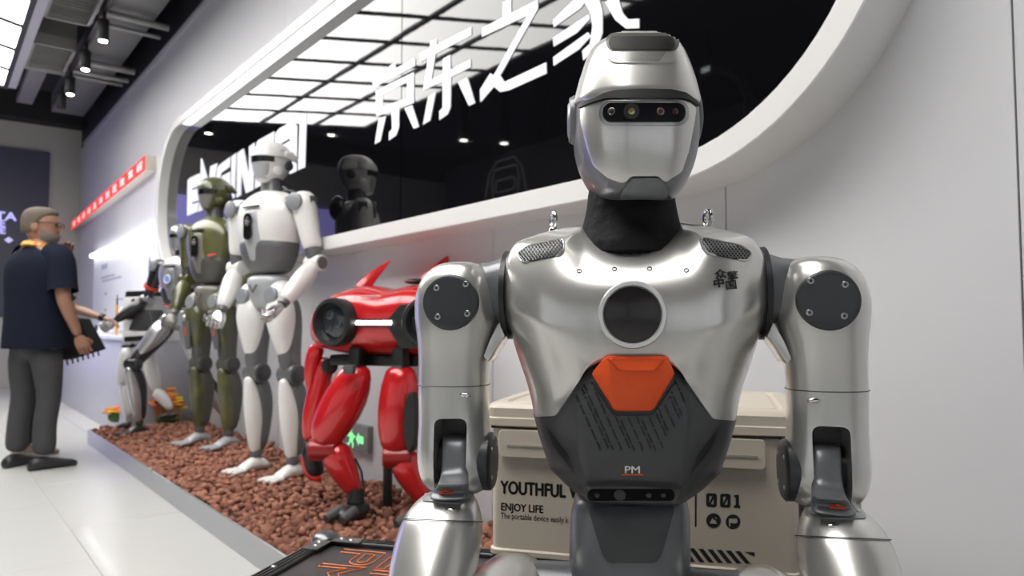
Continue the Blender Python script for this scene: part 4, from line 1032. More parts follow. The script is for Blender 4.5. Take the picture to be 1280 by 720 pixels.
# ================================================================== GRAVEL PLATFORM
PT0, PT1, PN0, PN1 = 1.62, 6.97, 1.06, 1.885
EDGEM = mat('platform_edge_alloy', (.47, .48, .48), .35, .6, .1, var=.05, vscale=8)
plat = empty('gravel_platform', W(PN0, PT0), A, 'long low display platform with grey metal edging filled with red lava gravel', 'platform')
MB().box(((PN1 - PN0) / 2, (PT1 - PT0) / 2, .04), (PN1 - PN0 - .012, PT1 - PT0 - .012, .08)).build('base', DGREY, plat)
L_ = PT1 - PT0
for nm, c, d in (('front_edging', (.006, L_ * .25, .0565), (.012, L_ * .5 - .002, .113)), ('front_edging', (.006, L_ * .75, .0565), (.012, L_ * .5 - .002, .113)), ('end_edging', ((PN1 - PN0) / 2, L_ - .006, .0565), (PN1 - PN0, .012, .113)), ('end_edging', ((PN1 - PN0) / 2, .006, .0565), (PN1 - PN0, .012, .113))):
    MB().box(c, d).build(nm, EDGEM, plat, bevel=.002, seg=1)
ROCK = [mat('lava_rock_%s' % k, c, .9, var=.35, vscale=45, bump=.6, bscale=90, spec=.2) for k, c in (('red', (.42, .185, .125)), ('rust', (.52, .25, .17)), ('brown', (.30, .135, .095)))]
rng = random.Random(11)
def rock_mesh():
    bm = bmesh.new(); bmesh.ops.create_icosphere(bm, subdivisions=1, radius=1)
    s = (rng.uniform(.85, 1.25), rng.uniform(.7, 1.0), rng.uniform(.55, .85))
    for v in bm.verts:
        f = rng.uniform(.72, 1.15); v.co = Vector((v.co.x * s[0] * f, v.co.y * s[1] * f, v.co.z * s[2] * f))
    me = bpy.data.meshes.new('stone'); bm.to_mesh(me); bm.free()
    me.polygons.foreach_set('use_smooth', [True] * len(me.polygons))
    return me
RMES = []
for k in range(12):
    me = rock_mesh(); me.materials.append(ROCK[k % 3]); RMES.append(me)
spots = []
cell = .040
for i in range(int((PN1 - PN0) / cell)):
    for j in range(int(L_ / cell)):
        n, t = .020 + cell * (i + rng.uniform(.1, .9)), .015 + cell * (j + rng.uniform(.1, .9))
        if n > PN1 - PN0 - .02 or t > L_ - .03: continue
        hill = .016 + .030 * max(0, (n - .45)) / .4 + .010 * sin(t * 2.7 + n * 5)
        edge = min(1, n / .10, (L_ - t) / .12)
        z = .095 + hill * edge
        r = rng.choice((.018, .021, .024, .028, .034)) * rng.uniform(.9, 1.1)
        spots.append((n, t, z, r)); 
        if rng.random() < .35: spots.append((n + rng.uniform(-.02, .02), min(L_ - .03, max(.02, t + rng.uniform(-.02, .02))), z + .018 * edge, r * .8))
wp = [(W(PN0 + n, PT0 + t, z) - CAM) for n, t, z, r in spots]
# the ones that show largest: near the lens and inside the frame, not behind the case or the robot
def shows(k):
    p = wp[k]; sx = 640 + F * p.x / p.y; sy = 408 - F * p.z / p.y
    return 110 < sx < 505 and sy > 520
order = sorted(range(len(spots)), key=lambda k: (not shows(k), wp[k].length / spots[k][3]))
near = set(order[:300])
for k in order[:300]:
    n, t, z, r = spots[k]
    o = bpy.data.objects.new('stone', RMES[k % 12]); COL.objects.link(o); o.parent = plat
    o.location = (n, t, z); o.scale = (r, r, r); o.rotation_euler = (rng.uniform(-.5, .5), rng.uniform(-.5, .5), rng.uniform(0, 6.28))
gv, gf, gm = [], [], []
tv = [np.array([v.co[:] for v in m.vertices]) for m in RMES]; tf = [np.array([p.vertices[:] for p in m.polygons]) for m in RMES]
off = 0
for k, (n, t, z, r) in enumerate(spots):
    if k in near: continue
    q = k % 12; M3 = np.array(Matrix.Rotation(rng.uniform(0, 6.28), 3, 'Z') @ Matrix.Rotation(rng.uniform(-.5, .5), 3, 'X'))
    gv.append(tv[q] @ M3.T * r + np.array((n, t, z))); gf.append(tf[q] + off); gm += [q % 3] * len(tf[q]); off += len(tv[q])
me = bpy.data.meshes.new('gravel'); me.from_pydata(np.concatenate(gv).tolist(), [], np.concatenate(gf).tolist())
for m in ROCK: me.materials.append(m)
me.polygons.foreach_set('material_index', gm); me.polygons.foreach_set('use_smooth', [True] * len(me.polygons))
g = bpy.data.objects.new('gravel', me); COL.objects.link(g); g.parent = plat; g['kind'] = 'stuff'
MB().box(((PN1 - PN0) / 2, L_ / 2, .088), (PN1 - PN0 - .03, L_ - .03, .012)).build('gravel_bed', mat('bed_brown', (.07, .03, .022), .95, var=.3), plat)

# ================================================================== RED ROBOT DOG
RED = mat('dog_red_gloss', (.62, .012, .016), .26, .15, .9, var=.08, vscale=10)
REDD = mat('dog_red_seam', (.32, .006, .008), .35, .1, .4, var=.1)
DBK = mat('dog_black', (.012, .012, .013), .42, .1, .2, var=.15)
DGY = mat('dog_grey_rubber', (.09, .09, .095), .6, var=.1)
DTH = radians(-19); DO = Vector((-.578, 3.53, 0))
dog = empty('robot_dog', DO, DTH, 'glossy red four legged robot with round headlamp eyes and pointed ears on gravel', 'robot dog')
DM = (Matrix.Translation(DO) @ Matrix.Rotation(DTH, 4, 'Z')).inverted()
def DP(px, py, Y): return DM @ at(px, py, Y)
def dog_prof(x, zt, zb, yf, yb, n=28, e=2.6):
    zc, h = (zt + zb) / 2, (zt - zb) / 2; yc, d = (yf + yb) / 2, (yb - yf) / 2
    return [(x, yc + d * math.copysign(abs(cos(2 * pi * k / n)) ** (2 / e), cos(2 * pi * k / n)), zc + h * math.copysign(abs(sin(2 * pi * k / n)) ** (2 / e), sin(2 * pi * k / n))) for k in range(n)]
xs = [(-.395, .99, .92, -.16, -.02), (-.388, 1.035, .875, -.23, .03), (-.350, 1.085, .85, -.275, .08), (-.26, 1.13, .832, -.300, .12), (-.15, 1.158, .825, -.30, .14), (-.06, 1.145, .825, -.31, .14), (0, 1.125, .825, -.312, .14)]
rows = [dog_prof(*q) for q in xs] + [dog_prof(-q[0], *q[1:]) for q in xs[-2::-1]]
hull = MB().loft(rows).build('hull', RED, dog, subd=1)
band = [dog_prof(x, .985, .955, yf - .004, yb) for x, zt, zb, yf, yb in xs[1:]]
LAMPW = mat('dog_light_bar', (1, 1, .97), .3, emit=9, emit_col=(1, .99, .93), var=.01)
MB().loft([[(x, yf - .004, .958), (x, yf - .004, .992), (x, yf + .03, .992), (x, yf + .03, .958)] for x, yf in ((-.372, -.185), (-.335, -.238), (-.26, -.279), (-.15, -.306), (0, -.318), (.15, -.306), (.26, -.279), (.335, -.238))]).build('face_band', DBK, hull, bevel=.003)
MB().tube([(-.085, -.316, .976), (-.0, -.320, .976), (.085, -.318, .976)], .0085, n=10).build('light_bar', LAMPW, hull)
MB().ball((-.105, -.314, .976), (.008, .004, .006), 10, 6).build('light_dot', LAMPW, hull)
MB().tube([(-.362, -.204, .976), (-.352, -.222, .976), (-.342, -.234, .976)], .008, n=8).build('side_light', LAMPW, hull)
LENSD = mat('dog_lens_glass', (.035, .04, .05), .08, .2, .8, var=.4, vscale=22)
for s in (-1, 1):
    ax = Vector((s * .16, -1, 0)).normalized(); c = Vector((s * .225 + .03, -.298, .978))
    ey = MB().lathe([(.108, -.02), (.110, .036), (.104, .046), (.088, .050), (.078, .030), (.066, .012)], c, ax, 40, True, False).build('headlamp_ring', DBK, dog)
    MB().lathe([(.078, .0), (.070, .022), (.045, .032), (.012, .035)], c, ax, 32).build('headlamp_lens', LENSD, ey)
    for k in range(3):
        a_ = 2.2 + k * 2.1; u = ax.orthogonal().normalized(); w_ = ax.cross(u)
        MB().lathe([(.020, 0), (.020, .008), (.012, .010)], c + ax * .028 + (u * cos(a_) + w_ * sin(a_)) * .034, ax, 16).build('headlamp_bulb', mat('lamp_bezel', (.14, .15, .17), .2, .8, .3, var=.2), ey)
    # ear fins
    b = Vector((s * .145 - .05, -.10, 1.148 + .03 * (s > 0))); 
    rings = []
    for k, (dz, dy, hw, ht) in enumerate(((-.03, 0, .045, .012), (.02, .02, .042, .012), (.07, .055, .030, .009), (.115, .095, .014, .006), (.135, .115, .004, .003))):
        cc = b + Vector((.05 * (s > 0) + .62 * max(dz, 0), dy * 1.2, dz)); rings.append([cc + Vector((hw * cos(2 * pi * q / 14) * .8, hw * cos(2 * pi * q / 14) * .55 + ht * sin(2 * pi * q / 14), 0)) for q in range(14)])
    MB().loft(rings).build('ear_fin', RED, hull, subd=1)
    MB().ball(b + Vector((0, 0, -.012)), (.055, .05, .014)).build('fin_socket', DBK, hull)
    # black scoops beside the lamps
    MB().loft([[(s * .06 if s > 0 else 9, 0, 0)] * 3, [(0, 0, 0)] * 3]) if False else None
MB().prism([(.055, .978), (.125, 1.055), (.30, 1.06), (.30, .87), (.125, .865)], lambda u, v, d: (u, -.318 + abs(u - .05) * .12 + d, v), -.002, .05).build('face_grille', DBK, hull, bevel=.004)
for k in range(2):
    MB().box((-.035 + .012 * k, -.285 + .02 * k, 1.092 - .020 * k), (.10 - .04 * k, .004, .009), Matrix.Rotation(.55, 3, 'X')).build('print_bar', mat('dog_print', (.85, .55, .55), .5, var=.05), hull)
hull.location.x = .085
for o in dog.children:
    if o.name.startswith('headlamp'): o.location.x = .085
# belly frame
MB().box((0, -.06, .805), (.44, .26, .05)).build('belly_frame', DBK, dog, bevel=.012)
def limb(name, pts, m, parent, Y, k=1.0, flat=.8, subd=1):
    """pts: (px, py, radius px[, extra depth])"""
    P = [DP(p[0], p[1], Y + (p[3] if len(p) > 3 else 0)) for p in pts]; R = [(p[2] / F * Y * flat * k, p[2] / F * Y * k) for p in pts]
    return MB().tube(P, R, n=18, side=DM.to_3x3() @ Vector((0, 1, 0))).build(name, m, parent, subd=subd)
def dog_leg(Y, th, sh, foot, hub, pad=None, slot=None):
    t = limb('thigh', th, RED, dog, Y); s_ = limb('shank', sh, RED, dog, Y + .01, flat=.9)
    h = DP(hub[0], hub[1], Y); MB().box(h, (.055, .07, .11)).build('hip_bracket', DBK, dog, bevel=.01)
    kx = DP(th[-1][0] + 2, th[-1][1] + 4, Y); MB().lathe([(.045, -.06), (.05, -.055), (.05, .055), (.045, .06)], kx, (.94, .34, 0), 24).build('knee', REDD, dog)
    a = DP(*sh[-1][:2], Y); fz = .150
    MB().tube([a + Vector((0, 0, .03)), Vector((a.x, a.y - .01, fz + .03))], [.032, .04], n=14).build('ankle', DBK, dog)
    f_ = MB().loft([[(a.x + q * cos(2 * pi * i / 18), a.y + yo + w * sin(2 * pi * i / 18), z) for i in range(18)] for q, w, yo, z in ((.05, .09, -.03, fz - .035), (.066, .105, -.03, fz - .015), (.062, .10, -.025, fz + .012), (.045, .06, -.01, fz + .035))]).build('foot', DBK, dog, subd=1)
    for q in (-1, 1): MB().tube([(a.x + q * .034, a.y - .07, fz + .012), (a.x + q * .04 - .02, a.y - .15, fz - .012)], [(.024, .022), (.020, .018)], n=12).build('toe', DGY, f_)
    return t, s_
t1, s1 = dog_leg(3.31, [(447, 456, 14), (447, 464, 20), (436, 492, 28), (417, 526, 27), (405, 550, 20), (402, 558, 12)], [(414, 556, 14), (420, 566, 21), (430, 588, 18), (441, 610, 12), (446, 620, 8)], None, (447, 449))
t2, s2 = dog_leg(3.22, [(501, 457, 14), (501, 466, 21), (499, 500, 27), (497, 535, 26), (495, 558, 20), (495, 567, 12)], [(502, 566, 14), (507, 578, 22), (517, 600, 18), (528, 622, 12), (532, 632, 8)], None, (501, 450))
for t_, px in ((t1, 435), (t2, 496)):
    MB().box(DP(px + 2, 462, 3.2), (.05, .03, .04)).build('thigh_cap', DGY, t_, bevel=.008)
p = DP(513, 528, 3.13); MB().loft([[(p.x + hx * cos(2 * pi * i / 20), p.y + dy, p.z + hz * sin(2 * pi * i / 20)) for i in range(20)] for hx, hz, dy in ((.034, .125, .04), (.036, .128, .0), (.026, .115, -.012))]).build('leg_pad', DBK, t2)
t3 = limb('thigh', [(408, 446, 10), (406, 456, 14), (398, 485, 13), (390, 520, 13), (389, 545, 12), (389, 552, 8)], RED, dog, 3.52)
MB().lathe([(.038, -.03), (.038, .006), (.03, .010)], DP(412, 458, 3.46), DM.to_3x3() @ Vector((.3, -1, 0)), 24).build('hip_disc', DBK, t3)
limb('side_fairing', [(399, 430, 10), (392, 444, 11), (387, 470, 8), (387, 492, 4)], RED, hull, 3.50).location.x = -.085
lw = limb('lower_leg', [(392, 548, 9), (390, 560, 13), (389, 578, 14), (394, 592, 13), (398, 597, 8)], DBK, dog, 3.52)
limb('sole', [(380, 566, 4), (381, 585, 5), (388, 598, 5), (404, 599, 4)], RED, lw, 3.50)
limb('joint_drum', [(383, 560, 6), (396, 560, 6)], DGY, lw, 3.46, subd=0)
MB().tube([DP(485, 560, 3.42), Vector((DP(485, 560, 3.42).x, DP(485, 560, 3.42).y, .12))], .022, n=12).build('support_post', DBK, dog)
MB().tube([DP(444, 573, 3.30), DP(452, 590, 3.34), DP(455, 615, 3.34)], .005, n=6).build('cable', DBK, dog)

# ================================================================== EXIT LIGHT LOW ON THE WALL
ex = empty('exit_light', W(1.9, 3.75, .35), A, 'small green lit running figure exit sign fixed low on the grey wall', 'exit sign')
EXG = mat('exit_green', (.2, .75, .3), .5, emit=.8, emit_col=(.25, .85, .35), var=.05)
MB().box((-.018, 0, 0), (.034, .30, .145)).build('sign_case', mat('exit_case', (.22, .23, .23), .5, var=.05), ex, bevel=.005)
PL = lambda u, v, d: (-.0355 - d, -u, v)
fig = MB()
fig.prism(circ(-.045, .040, .017, 16), PL, 0, .002)
for poly in ([(-.065, .02), (-.03, .024), (-.012, -.012), (-.03, -.03), (-.055, -.012)], [(-.03, .02), (-.005, .005), (.010, .012), (.008, .0), (-.006, -.006), (-.03, .005)], [(-.062, .018), (-.090, .0), (-.085, -.008), (-.058, .004)],
             [(-.055, -.012), (-.07, -.04), (-.095, -.042), (-.095, -.052), (-.064, -.05), (-.04, -.02)], [(-.03, -.02), (-.012, -.035), (-.014, -.06), (-.026, -.06), (-.026, -.04), (-.042, -.026)]): fig.prism(poly, PL, 0, .002)
fig.build('running_figure', EXG, ex, smooth=False)
fr_ = MB()
fr_.prism([(.02, -.005), (.05, .03), (.05, .014), (.105, .014), (.105, -.026), (.05, -.026), (.05, -.04)], PL, 0, .002)
fr_.build('arrow', EXG, ex, smooth=False)

# ================================================================== WHITE TWO-LEGGED ROBOT, LEFT END OF THE GRAVEL
BW = mat('biped_white', (.80, .80, .80), .3, 0, .4, var=.03)
by = 6.08; bo = at(178, 530, by); bo.z = 0
bip = empty('legged_robot', bo, 0, 'small white robot with box body and two bent legs at the gravel end', 'robot')
def BP(px, py, dy=0.0): return at(px, py, by + dy) - bo
def bquad(pts, d0, d1, name, m, parent, bev=.006):
    f_ = [BP(x, y, d0) for x, y in pts]; b_ = [p + Vector((.08, d1 - d0, 0)) for p in f_]
    return MB().loft([f_, b_]).build(name, m, parent, bevel=bev)
body = bquad([(154, 371), (190, 370), (196, 417), (153, 418)], -.08, .22, 'body', BW, bip, .02)
bquad([(157, 364), (181, 363), (183, 372), (156, 372)], -.06, .2, 'top_unit', DBK, bip)
bquad([(158, 385), (168, 383), (170, 398), (157, 400)], -.095, -.06, 'front_window', DBK, body)
bquad([(172, 388), (186, 387), (192, 411), (160, 413), (163, 405)], -.12, -.05, 'tilted_screen', mat('biped_screen', (.06, .06, .065), .4, var=.1), body)
MB().lathe([(.016, 0), (.016, .02)], BP(168, 376, -.08), (0, -1, 0), 14).build('lens', DBK, body)
bquad([(152, 415), (194, 413), (197, 427), (152, 430)], -.12, .2, 'base_tray', BW, bip, .015)
bquad([(155, 421), (184, 419), (184, 425), (155, 427)], -.135, -.10, 'slot', DBK, bip, .002)
def bl(name, pts, m, dy=0.0, parent=None): return MB().tube([BP(p[0], p[1], dy + (p[3] if len(p) > 3 else 0)) for p in pts], [p[2] / F * by for p in pts], n=16, side=(0, 1, 0)).build(name, m, parent or bip, subd=1)
bl('hip_axle', [(150, 433, 3), (172, 432, 3)], DBK, -.03)
bl('thigh', [(160, 434, 6), (159, 442, 9.5), (155, 460, 9.5), (153, 474, 8), (154, 482, 5)], BW, -.05); bl('shank', [(154, 480, 5), (156, 490, 7), (159, 508, 6), (162, 522, 4)], BW, -.03)
bl('foot', [(164, 528, 3), (158, 532, 5), (149, 534, 4), (145, 536, 2)], DGREY, -.05)
bl('thigh', [(184, 432, 6), (186, 445, 9), (190, 465, 9), (194, 480, 8), (196, 490, 5)], BW, .15); bl('shank', [(193, 488, 6), (200, 494, 8), (208, 503, 7), (214, 513, 4)], BW, .12)
bl('foot', [(222, 517, 2), (215, 519, 4), (204, 521, 4), (198, 522, 2)], DGREY, .10)

# flowers behind the small robots
FCOL = [mat('petal_%s' % n, c, .6, var=.2) for n, c in (('orange', (.85, .30, .02)), ('yellow', (.9, .60, .03)), ('coral', (.85, .22, .12)))]
LEAF = mat('leaf_green', (.05, .13, .03), .6, var=.3)
for gi, (px, py, w, lb) in enumerate(((212, 512, .13, 'mound of orange and yellow flowers on gravel behind the bent white leg'), (146, 522, .08, 'low tuft of yellow flowers at the far end of the gravel'))):
    c = at(px - 2, py, 6.45 if gi == 0 else 6.6); c.z = .125; fl_ = empty('flower_cluster', c, 0, lb, 'flowers', 'flowers on the gravel')
    MB().ball((0, 0, .03), (w * .8, w * .5, .05), 12, 8).build('foliage', LEAF, fl_)
    for k in range(44 if gi == 0 else 14):
        a, q = rng.uniform(0, 6.28), sqrt(rng.random()); x, y = w * q * cos(a), w * .6 * q * sin(a); z = .05 + (.27 if gi == 0 else .06) * (1 - q * q * .6) * rng.uniform(.6, 1)
        m_ = MB(); m_.tube([(x * .8, y * .8, 0), (x, y, z)], .003, n=4)
        for p_ in range(6):
            an = p_ * pi / 3; m_.ball((x + .025 * cos(an), y + .025 * sin(an), z + .006), (.019, .019, .012), 6, 4)
        m_.ball((x, y, z + .008), (.011, .011, .009), 6, 4); m_.build('flower', FCOL[k % 3], fl_)

# ================================================================== COUNTER AND LEFT END OF THE WALL
CW = mat('counter_white', (.72, .73, .76), .35, 0, .2, var=.03, vscale=3)
ct = empty('display_counter', W(1.35, 7.05), A, 'long pale display counter running along the wall beyond the gravel', 'counter')
MB().box((.27, 2.9, .42), (.53, 5.8, .84)).build('counter_body', mat('counter_grey', (.47, .48, .53), .4, 0, .1, var=.04), ct, bevel=.004)
MB().box((.262, 2.9, .8575), (.56, 5.84, .035)).build('counter_top', CW, ct, bevel=.005)
bd = empty('info_board', W(1.885, 8.1), A, 'white information board with faint grey text below the bright light strip', 'board')
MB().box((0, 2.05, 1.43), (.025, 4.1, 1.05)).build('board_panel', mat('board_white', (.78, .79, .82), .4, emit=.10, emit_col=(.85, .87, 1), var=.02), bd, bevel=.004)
MB().box((-.03, 2.05, 1.985), (.07, 4.16, .05)).build('light_strip', mat('strip_light', (1, 1, 1), .5, emit=6, emit_col=(.97, .98, 1.0), var=.01), bd, bevel=.008)
tx = MB()
for k, (v, z, l, h) in enumerate(((3.25, 1.78, .42, .07), (3.0, 1.63, .95, .025), (2.75, 1.58, 1.3, .025), (3.1, 1.40, .16, .04), (3.1, 1.18, .16, .04), (2.2, 1.30, .5, .02), (2.1, 1.10, .5, .02))): tx.box((-.0135, v, z), (.002, l, h))
tx.build('faint_text', mat('board_print', (.50, .51, .62), .6, var=.05), bd, smooth=False)
MB().prism(round_poly([(.55, 1.62), (.62, 1.74), (.66, 1.60), (.62, 1.36), (.57, 1.40)], .02), lambda u, v, d: (-.0125 - d, u, v), 0, .004).build('product_picture', mat('picture_grey', (.12, .12, .14), .6, var=.2), bd, smooth=False)
# red lit banner box
bn = empty('banner_box', W(0, 0, 0), A, 'long red lit banner box with pale characters, high on the wall at left', 'sign')
BR = mat('banner_red', (.80, .03, .025), .5, emit=.75, emit_col=(1, .06, .05), var=.03); BP_ = mat('banner_glyph', (.95, .75, .75), .5, emit=.5, emit_col=(1, .78, .78), var=.02)
BN = 1.79
qa, qb, qc, qd = atn(181, 212.5, BN), atn(89, 288, BN), atn(89, 277.5, BN), atn(181, 194, BN)
ta, tb = qa.y, qb.y
zt = lambda t: qd.z + (qc.z - qd.z) * (t - ta) / (tb - ta); zb = lambda t: qa.z + (qb.z - qa.z) * (t - ta) / (tb - ta)
Q = [(ta, zb(ta)), (tb, zb(tb)), (tb, zt(tb)), (ta, zt(ta))]
MB().prism(Q, lambda u, v, d: (BN + .004 + d, u, v), 0, .103).build('banner_case', mat('banner_beige', (.55, .50, .44), .5, var=.05), bn, smooth=False)
MB().prism(Q, lambda u, v, d: (BN + d, u, v), 0, .003).build('banner_face', BR, bn, smooth=False)
for k in range(11):
    t = ta + .10 + (tb - ta - .1) * ((k + .35) / 11.0); h = (zt(t) - zb(t)); zc = (zt(t) + zb(t)) / 2; g_ = MB()
    for q in range(3): g_.box((BN - .002, t + rng.uniform(-.01, .01), zc + (q - 1) * h * .20 + rng.uniform(-.006, .006)), (.004, .26 * rng.uniform(.6, 1), h * .10))
    for q in range(2): g_.box((BN - .0025, t + (q - .5) * .15 + rng.uniform(-.02, .02), zc + rng.uniform(-.01, .01)), (.004, .04, h * .5))
    g_.build('glyph', BP_, bn, smooth=False)
# things on the counter
for k, (px, py, kind, lb) in enumerate(((128, 411, 'gadget', 'small white camera gadget on the counter under the pointing hand'), (143, 410, 'card', 'white tilted display stand on the counter'), (150, 408, 'card', 'narrow white display stand second along the counter'), (146, 396, 'pen', 'thin orange and black stylus standing on the counter'))):
    q = atn(px, py, 1.55 if kind != 'pen' else 1.46); r = empty({'gadget': 'camera_gadget', 'card': 'display_stand', 'pen': 'stylus'}[kind], W(q.x, q.y, .875), A, lb, {'gadget': 'gadget', 'card': 'stand', 'pen': 'stylus'}[kind])
    if kind == 'gadget':
        MB().box((0, 0, .06), (.10, .16, .12)).build('body', BW, r, bevel=.02); MB().lathe([(.035, 0), (.035, .02), (.02, .022)], (-.05, .02, .07), (-1, 0, 0), 16).build('lens', DBK, r)
    elif kind == 'card':
        MB().box((0, 0, .15), (.02, .22, .30), Matrix.Rotation(.35, 3, 'Y')).build('face', BW, r, bevel=.004); MB().box((0.03, 0, .01), (.14, .22, .02)).build('base', CW, r, bevel=.004)
    else:
        MB().tube([(0, 0, 0), (0, 0, .30)], .012, n=8).build('barrel', mat('pen_orange', (.75, .35, .05), .5, var=.1), r); MB().tube([(0, 0, .30), (0, 0, .40)], [.010, .004], n=8).build('tip', DBK, r)

# far wall: dark screen with pale lettering, lit lavender wall beside it
def att(px, py, t):
    d = ray(px, py); dt = -d.x * SA + d.y * CA; s = t / dt; p = d * s; return (p.x * CA + p.y * SA, CAMZ + p.z)
TS = T1 - .06
fs_ = empty('wall_screen', W(1.0, TS), A, 'dark navy screen with pale violet letters on the far wall behind the men', 'screen')
so_ = W(1.0, TS)
n1 = att(63, 191, TS)
fsm = nt_box(MB(), .35 - 1.0, n1[0] - 1.0, 0, .05, 1.1, att(63, 191, TS)[1]).build('screen_panel', mat('screen_navy', (.020, .021, .036), .4, emit=.02, emit_col=(.5, .5, .9), var=.1), fs_)
VIO = mat('violet_glyph', (.55, .53, .9), .5, emit=.55, emit_col=(.62, .60, 1.0), var=.02)
for body, px, py, hp in (('TA', 7, 275, 9.5), ('E', 2.5, 283, 7.5), ('E', 3, 292, 7.5)):
    n_, z_ = att(px, py, TS); sc_ = hp / F * 14 * 1.25
    text_mb(MB(), body, lambda u, v, d: (n_ - 1.0 + u * 1.2, -.003, z_ + v), size=sc_, dup=.03 * sc_).build('letter', VIO, fs_, smooth=False)
n_, z_ = att(11, 300, TS); MB().prism([(n_ - 1 - .06, z_), (n_ - 1, z_ - .05), (n_ - 1 + .06, z_), (n_ - 1, z_ + .05)], lambda u, v, d: (u, -.004 + d, v), 0, .003).build('diamond_mark', VIO, fs_, smooth=False)
lv = empty('lavender_wall', W(-1.65, TS), A, 'large glowing lavender lit wall panel at the far end, mirrored in the glass', 'light wall')
MB().box((0, 0, 1.72), (3.6, .05, 3.2)).build('lit_panel', mat('lavender_glow', (.4, .38, .8), .5, emit=LAVENDER_EMIT, emit_col=(.40, .36, .95), var=.02), lv)
MB().box((0, -.03, 1.72), (.06, .03, 3.2)).build('panel_joint', DGREY, lv)
# across the hall, seen only in the mirror glass: a dark display wall with a pale line drawing, and a hanging ring lamp
dw = empty('demo_wall', W(-3.0, 8.4), A, 'dark free-standing display wall with pale robot head outline, mirrored in the glass', 'display wall')
MB().box((0, 0, 1.75), (.12, 3.2, 3.5)).build('wall_body', mat('demo_dark', (.016, .017, .020), .5, var=.1), dw)
LN2 = mat('outline_pale', (.30, .30, .33), .5, emit=.10, emit_col=(.8, .8, .9), var=.02)
ol = lambda pts, cl=False: MB().tube([(.066, y, z) for y, z in pts], .012, n=6, closed=cl)
for pts, cl in (([(-.62, 2.35), (-.45, 2.95), (-.38, 3.25), (-.2, 3.4), (.2, 3.4), (.38, 3.25), (.46, 2.95), (.52, 2.6), (.66, 2.5), (.72, 2.35)], False), ([(-.32, 3.15), (-.30, 2.85), (-.22, 2.6), (.22, 2.6), (.30, 2.85), (.32, 3.15), (.25, 3.28), (-.25, 3.28)], True), (rrect(0, 3.02, .24, .09, .08), True)):
    ol(pts, cl).build('outline', LN2, dw)
rl = empty('ring_lamp', W(-4.0, 5.6, 3.55), A, 'hanging dark ring lamp with pale light segments, mirrored in the glass', 'lamp')
RLM = MB().torus((0, 0, 0), (1, .1, 0), .62, .07, 48, 8); RLM.build('ring', mat('ring_grey', (.10, .10, .11), .4, var=.1), rl)
for k in range(12):
    a = 2 * pi * k / 12; MB().box((.075, .62 * cos(a), .62 * sin(a)), (.012, .13, .06), Matrix.Rotation(a - pi / 2, 3, 'X').inverted() if False else Matrix.Rotation(a + pi / 2, 3, 'X')).build('light_segment', mat('segment_glow', (.8, .9, .85), .5, emit=2.5, emit_col=(.85, 1, .92), var=.02), rl)
MB().tube([(0, 0, .62), (0, 0, 1.12)], .008, n=6).build('hanger', SPOTB, rl)

# ================================================================== FLIGHT CASE, STORAGE BOX, CRATES
CTOP = .50
CC = atz(405, 669, CTOP); CR = radians(-15.0)
case = empty('flight_case', (CC.x, CC.y, 0), CR, 'low black flight case with grey edge rails and orange outlined letters under the seated robot', 'case')
CWX, CDY = 1.34, .70                                 # width to the right, depth towards the viewer
CASEM = mat('case_laminate', (.042, .036, .037), .45, 0, .1, var=.15, vscale=120)
RAIL = mat('case_rail', (.05, .05, .052), .38, .55, .1, var=.1, vscale=80)
KNOB = mat('case_corner_steel', (.16, .16, .165), .28, .8, .1, var=.08)
MB().box((CWX / 2, -CDY / 2, CTOP / 2 - .004), (CWX - .02, CDY - .02, CTOP - .012)).build('case_body', CASEM, case)
def rail(a, b, name='edge_rail'):
    a, b = Vector(a), Vector(b); d = (b - a).normalized()
    o = MB().box((a + b) / 2, [abs(q) + (.0 if abs(q) > .01 else .034) for q in (b - a)]).build(name, RAIL, case, bevel=.003, seg=1)
    if abs(d.z) < .1:
        for k in (-.009, .0, .009):
            n = Vector((d.y, -d.x, 0)) * k
            MB().box((a + b) / 2 + n + Vector((0, 0, .0172)), [abs(q) + (.0 if abs(q) > .01 else .003) for q in (b - a)]).build('rail_rib', RAIL, o)
    return o
for z in (CTOP - .017, .017):
    rail((.0, -.017, z), (CWX, -.017, z)); rail((.0, -CDY + .017, z), (CWX, -CDY + .017, z))
    rail((.017, 0, z), (.017, -CDY, z)); rail((CWX - .017, 0, z), (CWX - .017, -CDY, z))
for x in (.017, CWX - .017):
    for y in (-.017, -CDY + .017): rail((x, y, .03), (x, y, CTOP - .03))
for x, sx in ((.012, 1), (CWX - .012, -1)):
    for y, sy in ((-.012, -1), (-CDY + .012, 1)):
        kb = MB().ball((x, y, CTOP - .006), (.032, .032, .020), 20, 12).build('corner_ball', KNOB, case)
        for c, d in (((x + sx * .055, y + sy * .012, CTOP + .001), (.075, .036, .004)), ((x + sx * .012, y + sy * .055, CTOP + .001), (.036, .075, .004))):
            MB().box(c, d).build('corner_plate', KNOB, kb, bevel=.0018)
            for q in (.3, .75):
                p = Vector((x, y, CTOP + .003)) + (Vector(c) - Vector((x, y, c[2]))) * (q + .5); MB().ball(p, (.006, .006, .003), 10, 6).build('rivet', SCREW, kb)
for k in range(3): MB().ball((.017, -.22 - .22 * k, CTOP + .0015), (.006, .006, .003), 10, 6).build('rivet', SCREW, case)
MB().box((CWX / 2, -CDY / 2, CTOP - .012), (CWX - .075, CDY - .075, .006)).build('lid_panel', CASEM, case)
LIDZ = CTOP - .0085
CMI = (Matrix.Translation((CC.x, CC.y, 0)) @ Matrix.Rotation(CR, 4, 'Z')).inverted()
OUT = mat('case_print_orange', (.85, .20, .04), .45, emit=.05, emit_col=(1, .3, .05), var=.05)
def CL(x, y): p = CMI @ atz(390 + x / 10.667, 660 + y / 10.667, LIDZ); return (p.x, p.y, LIDZ + .0006)
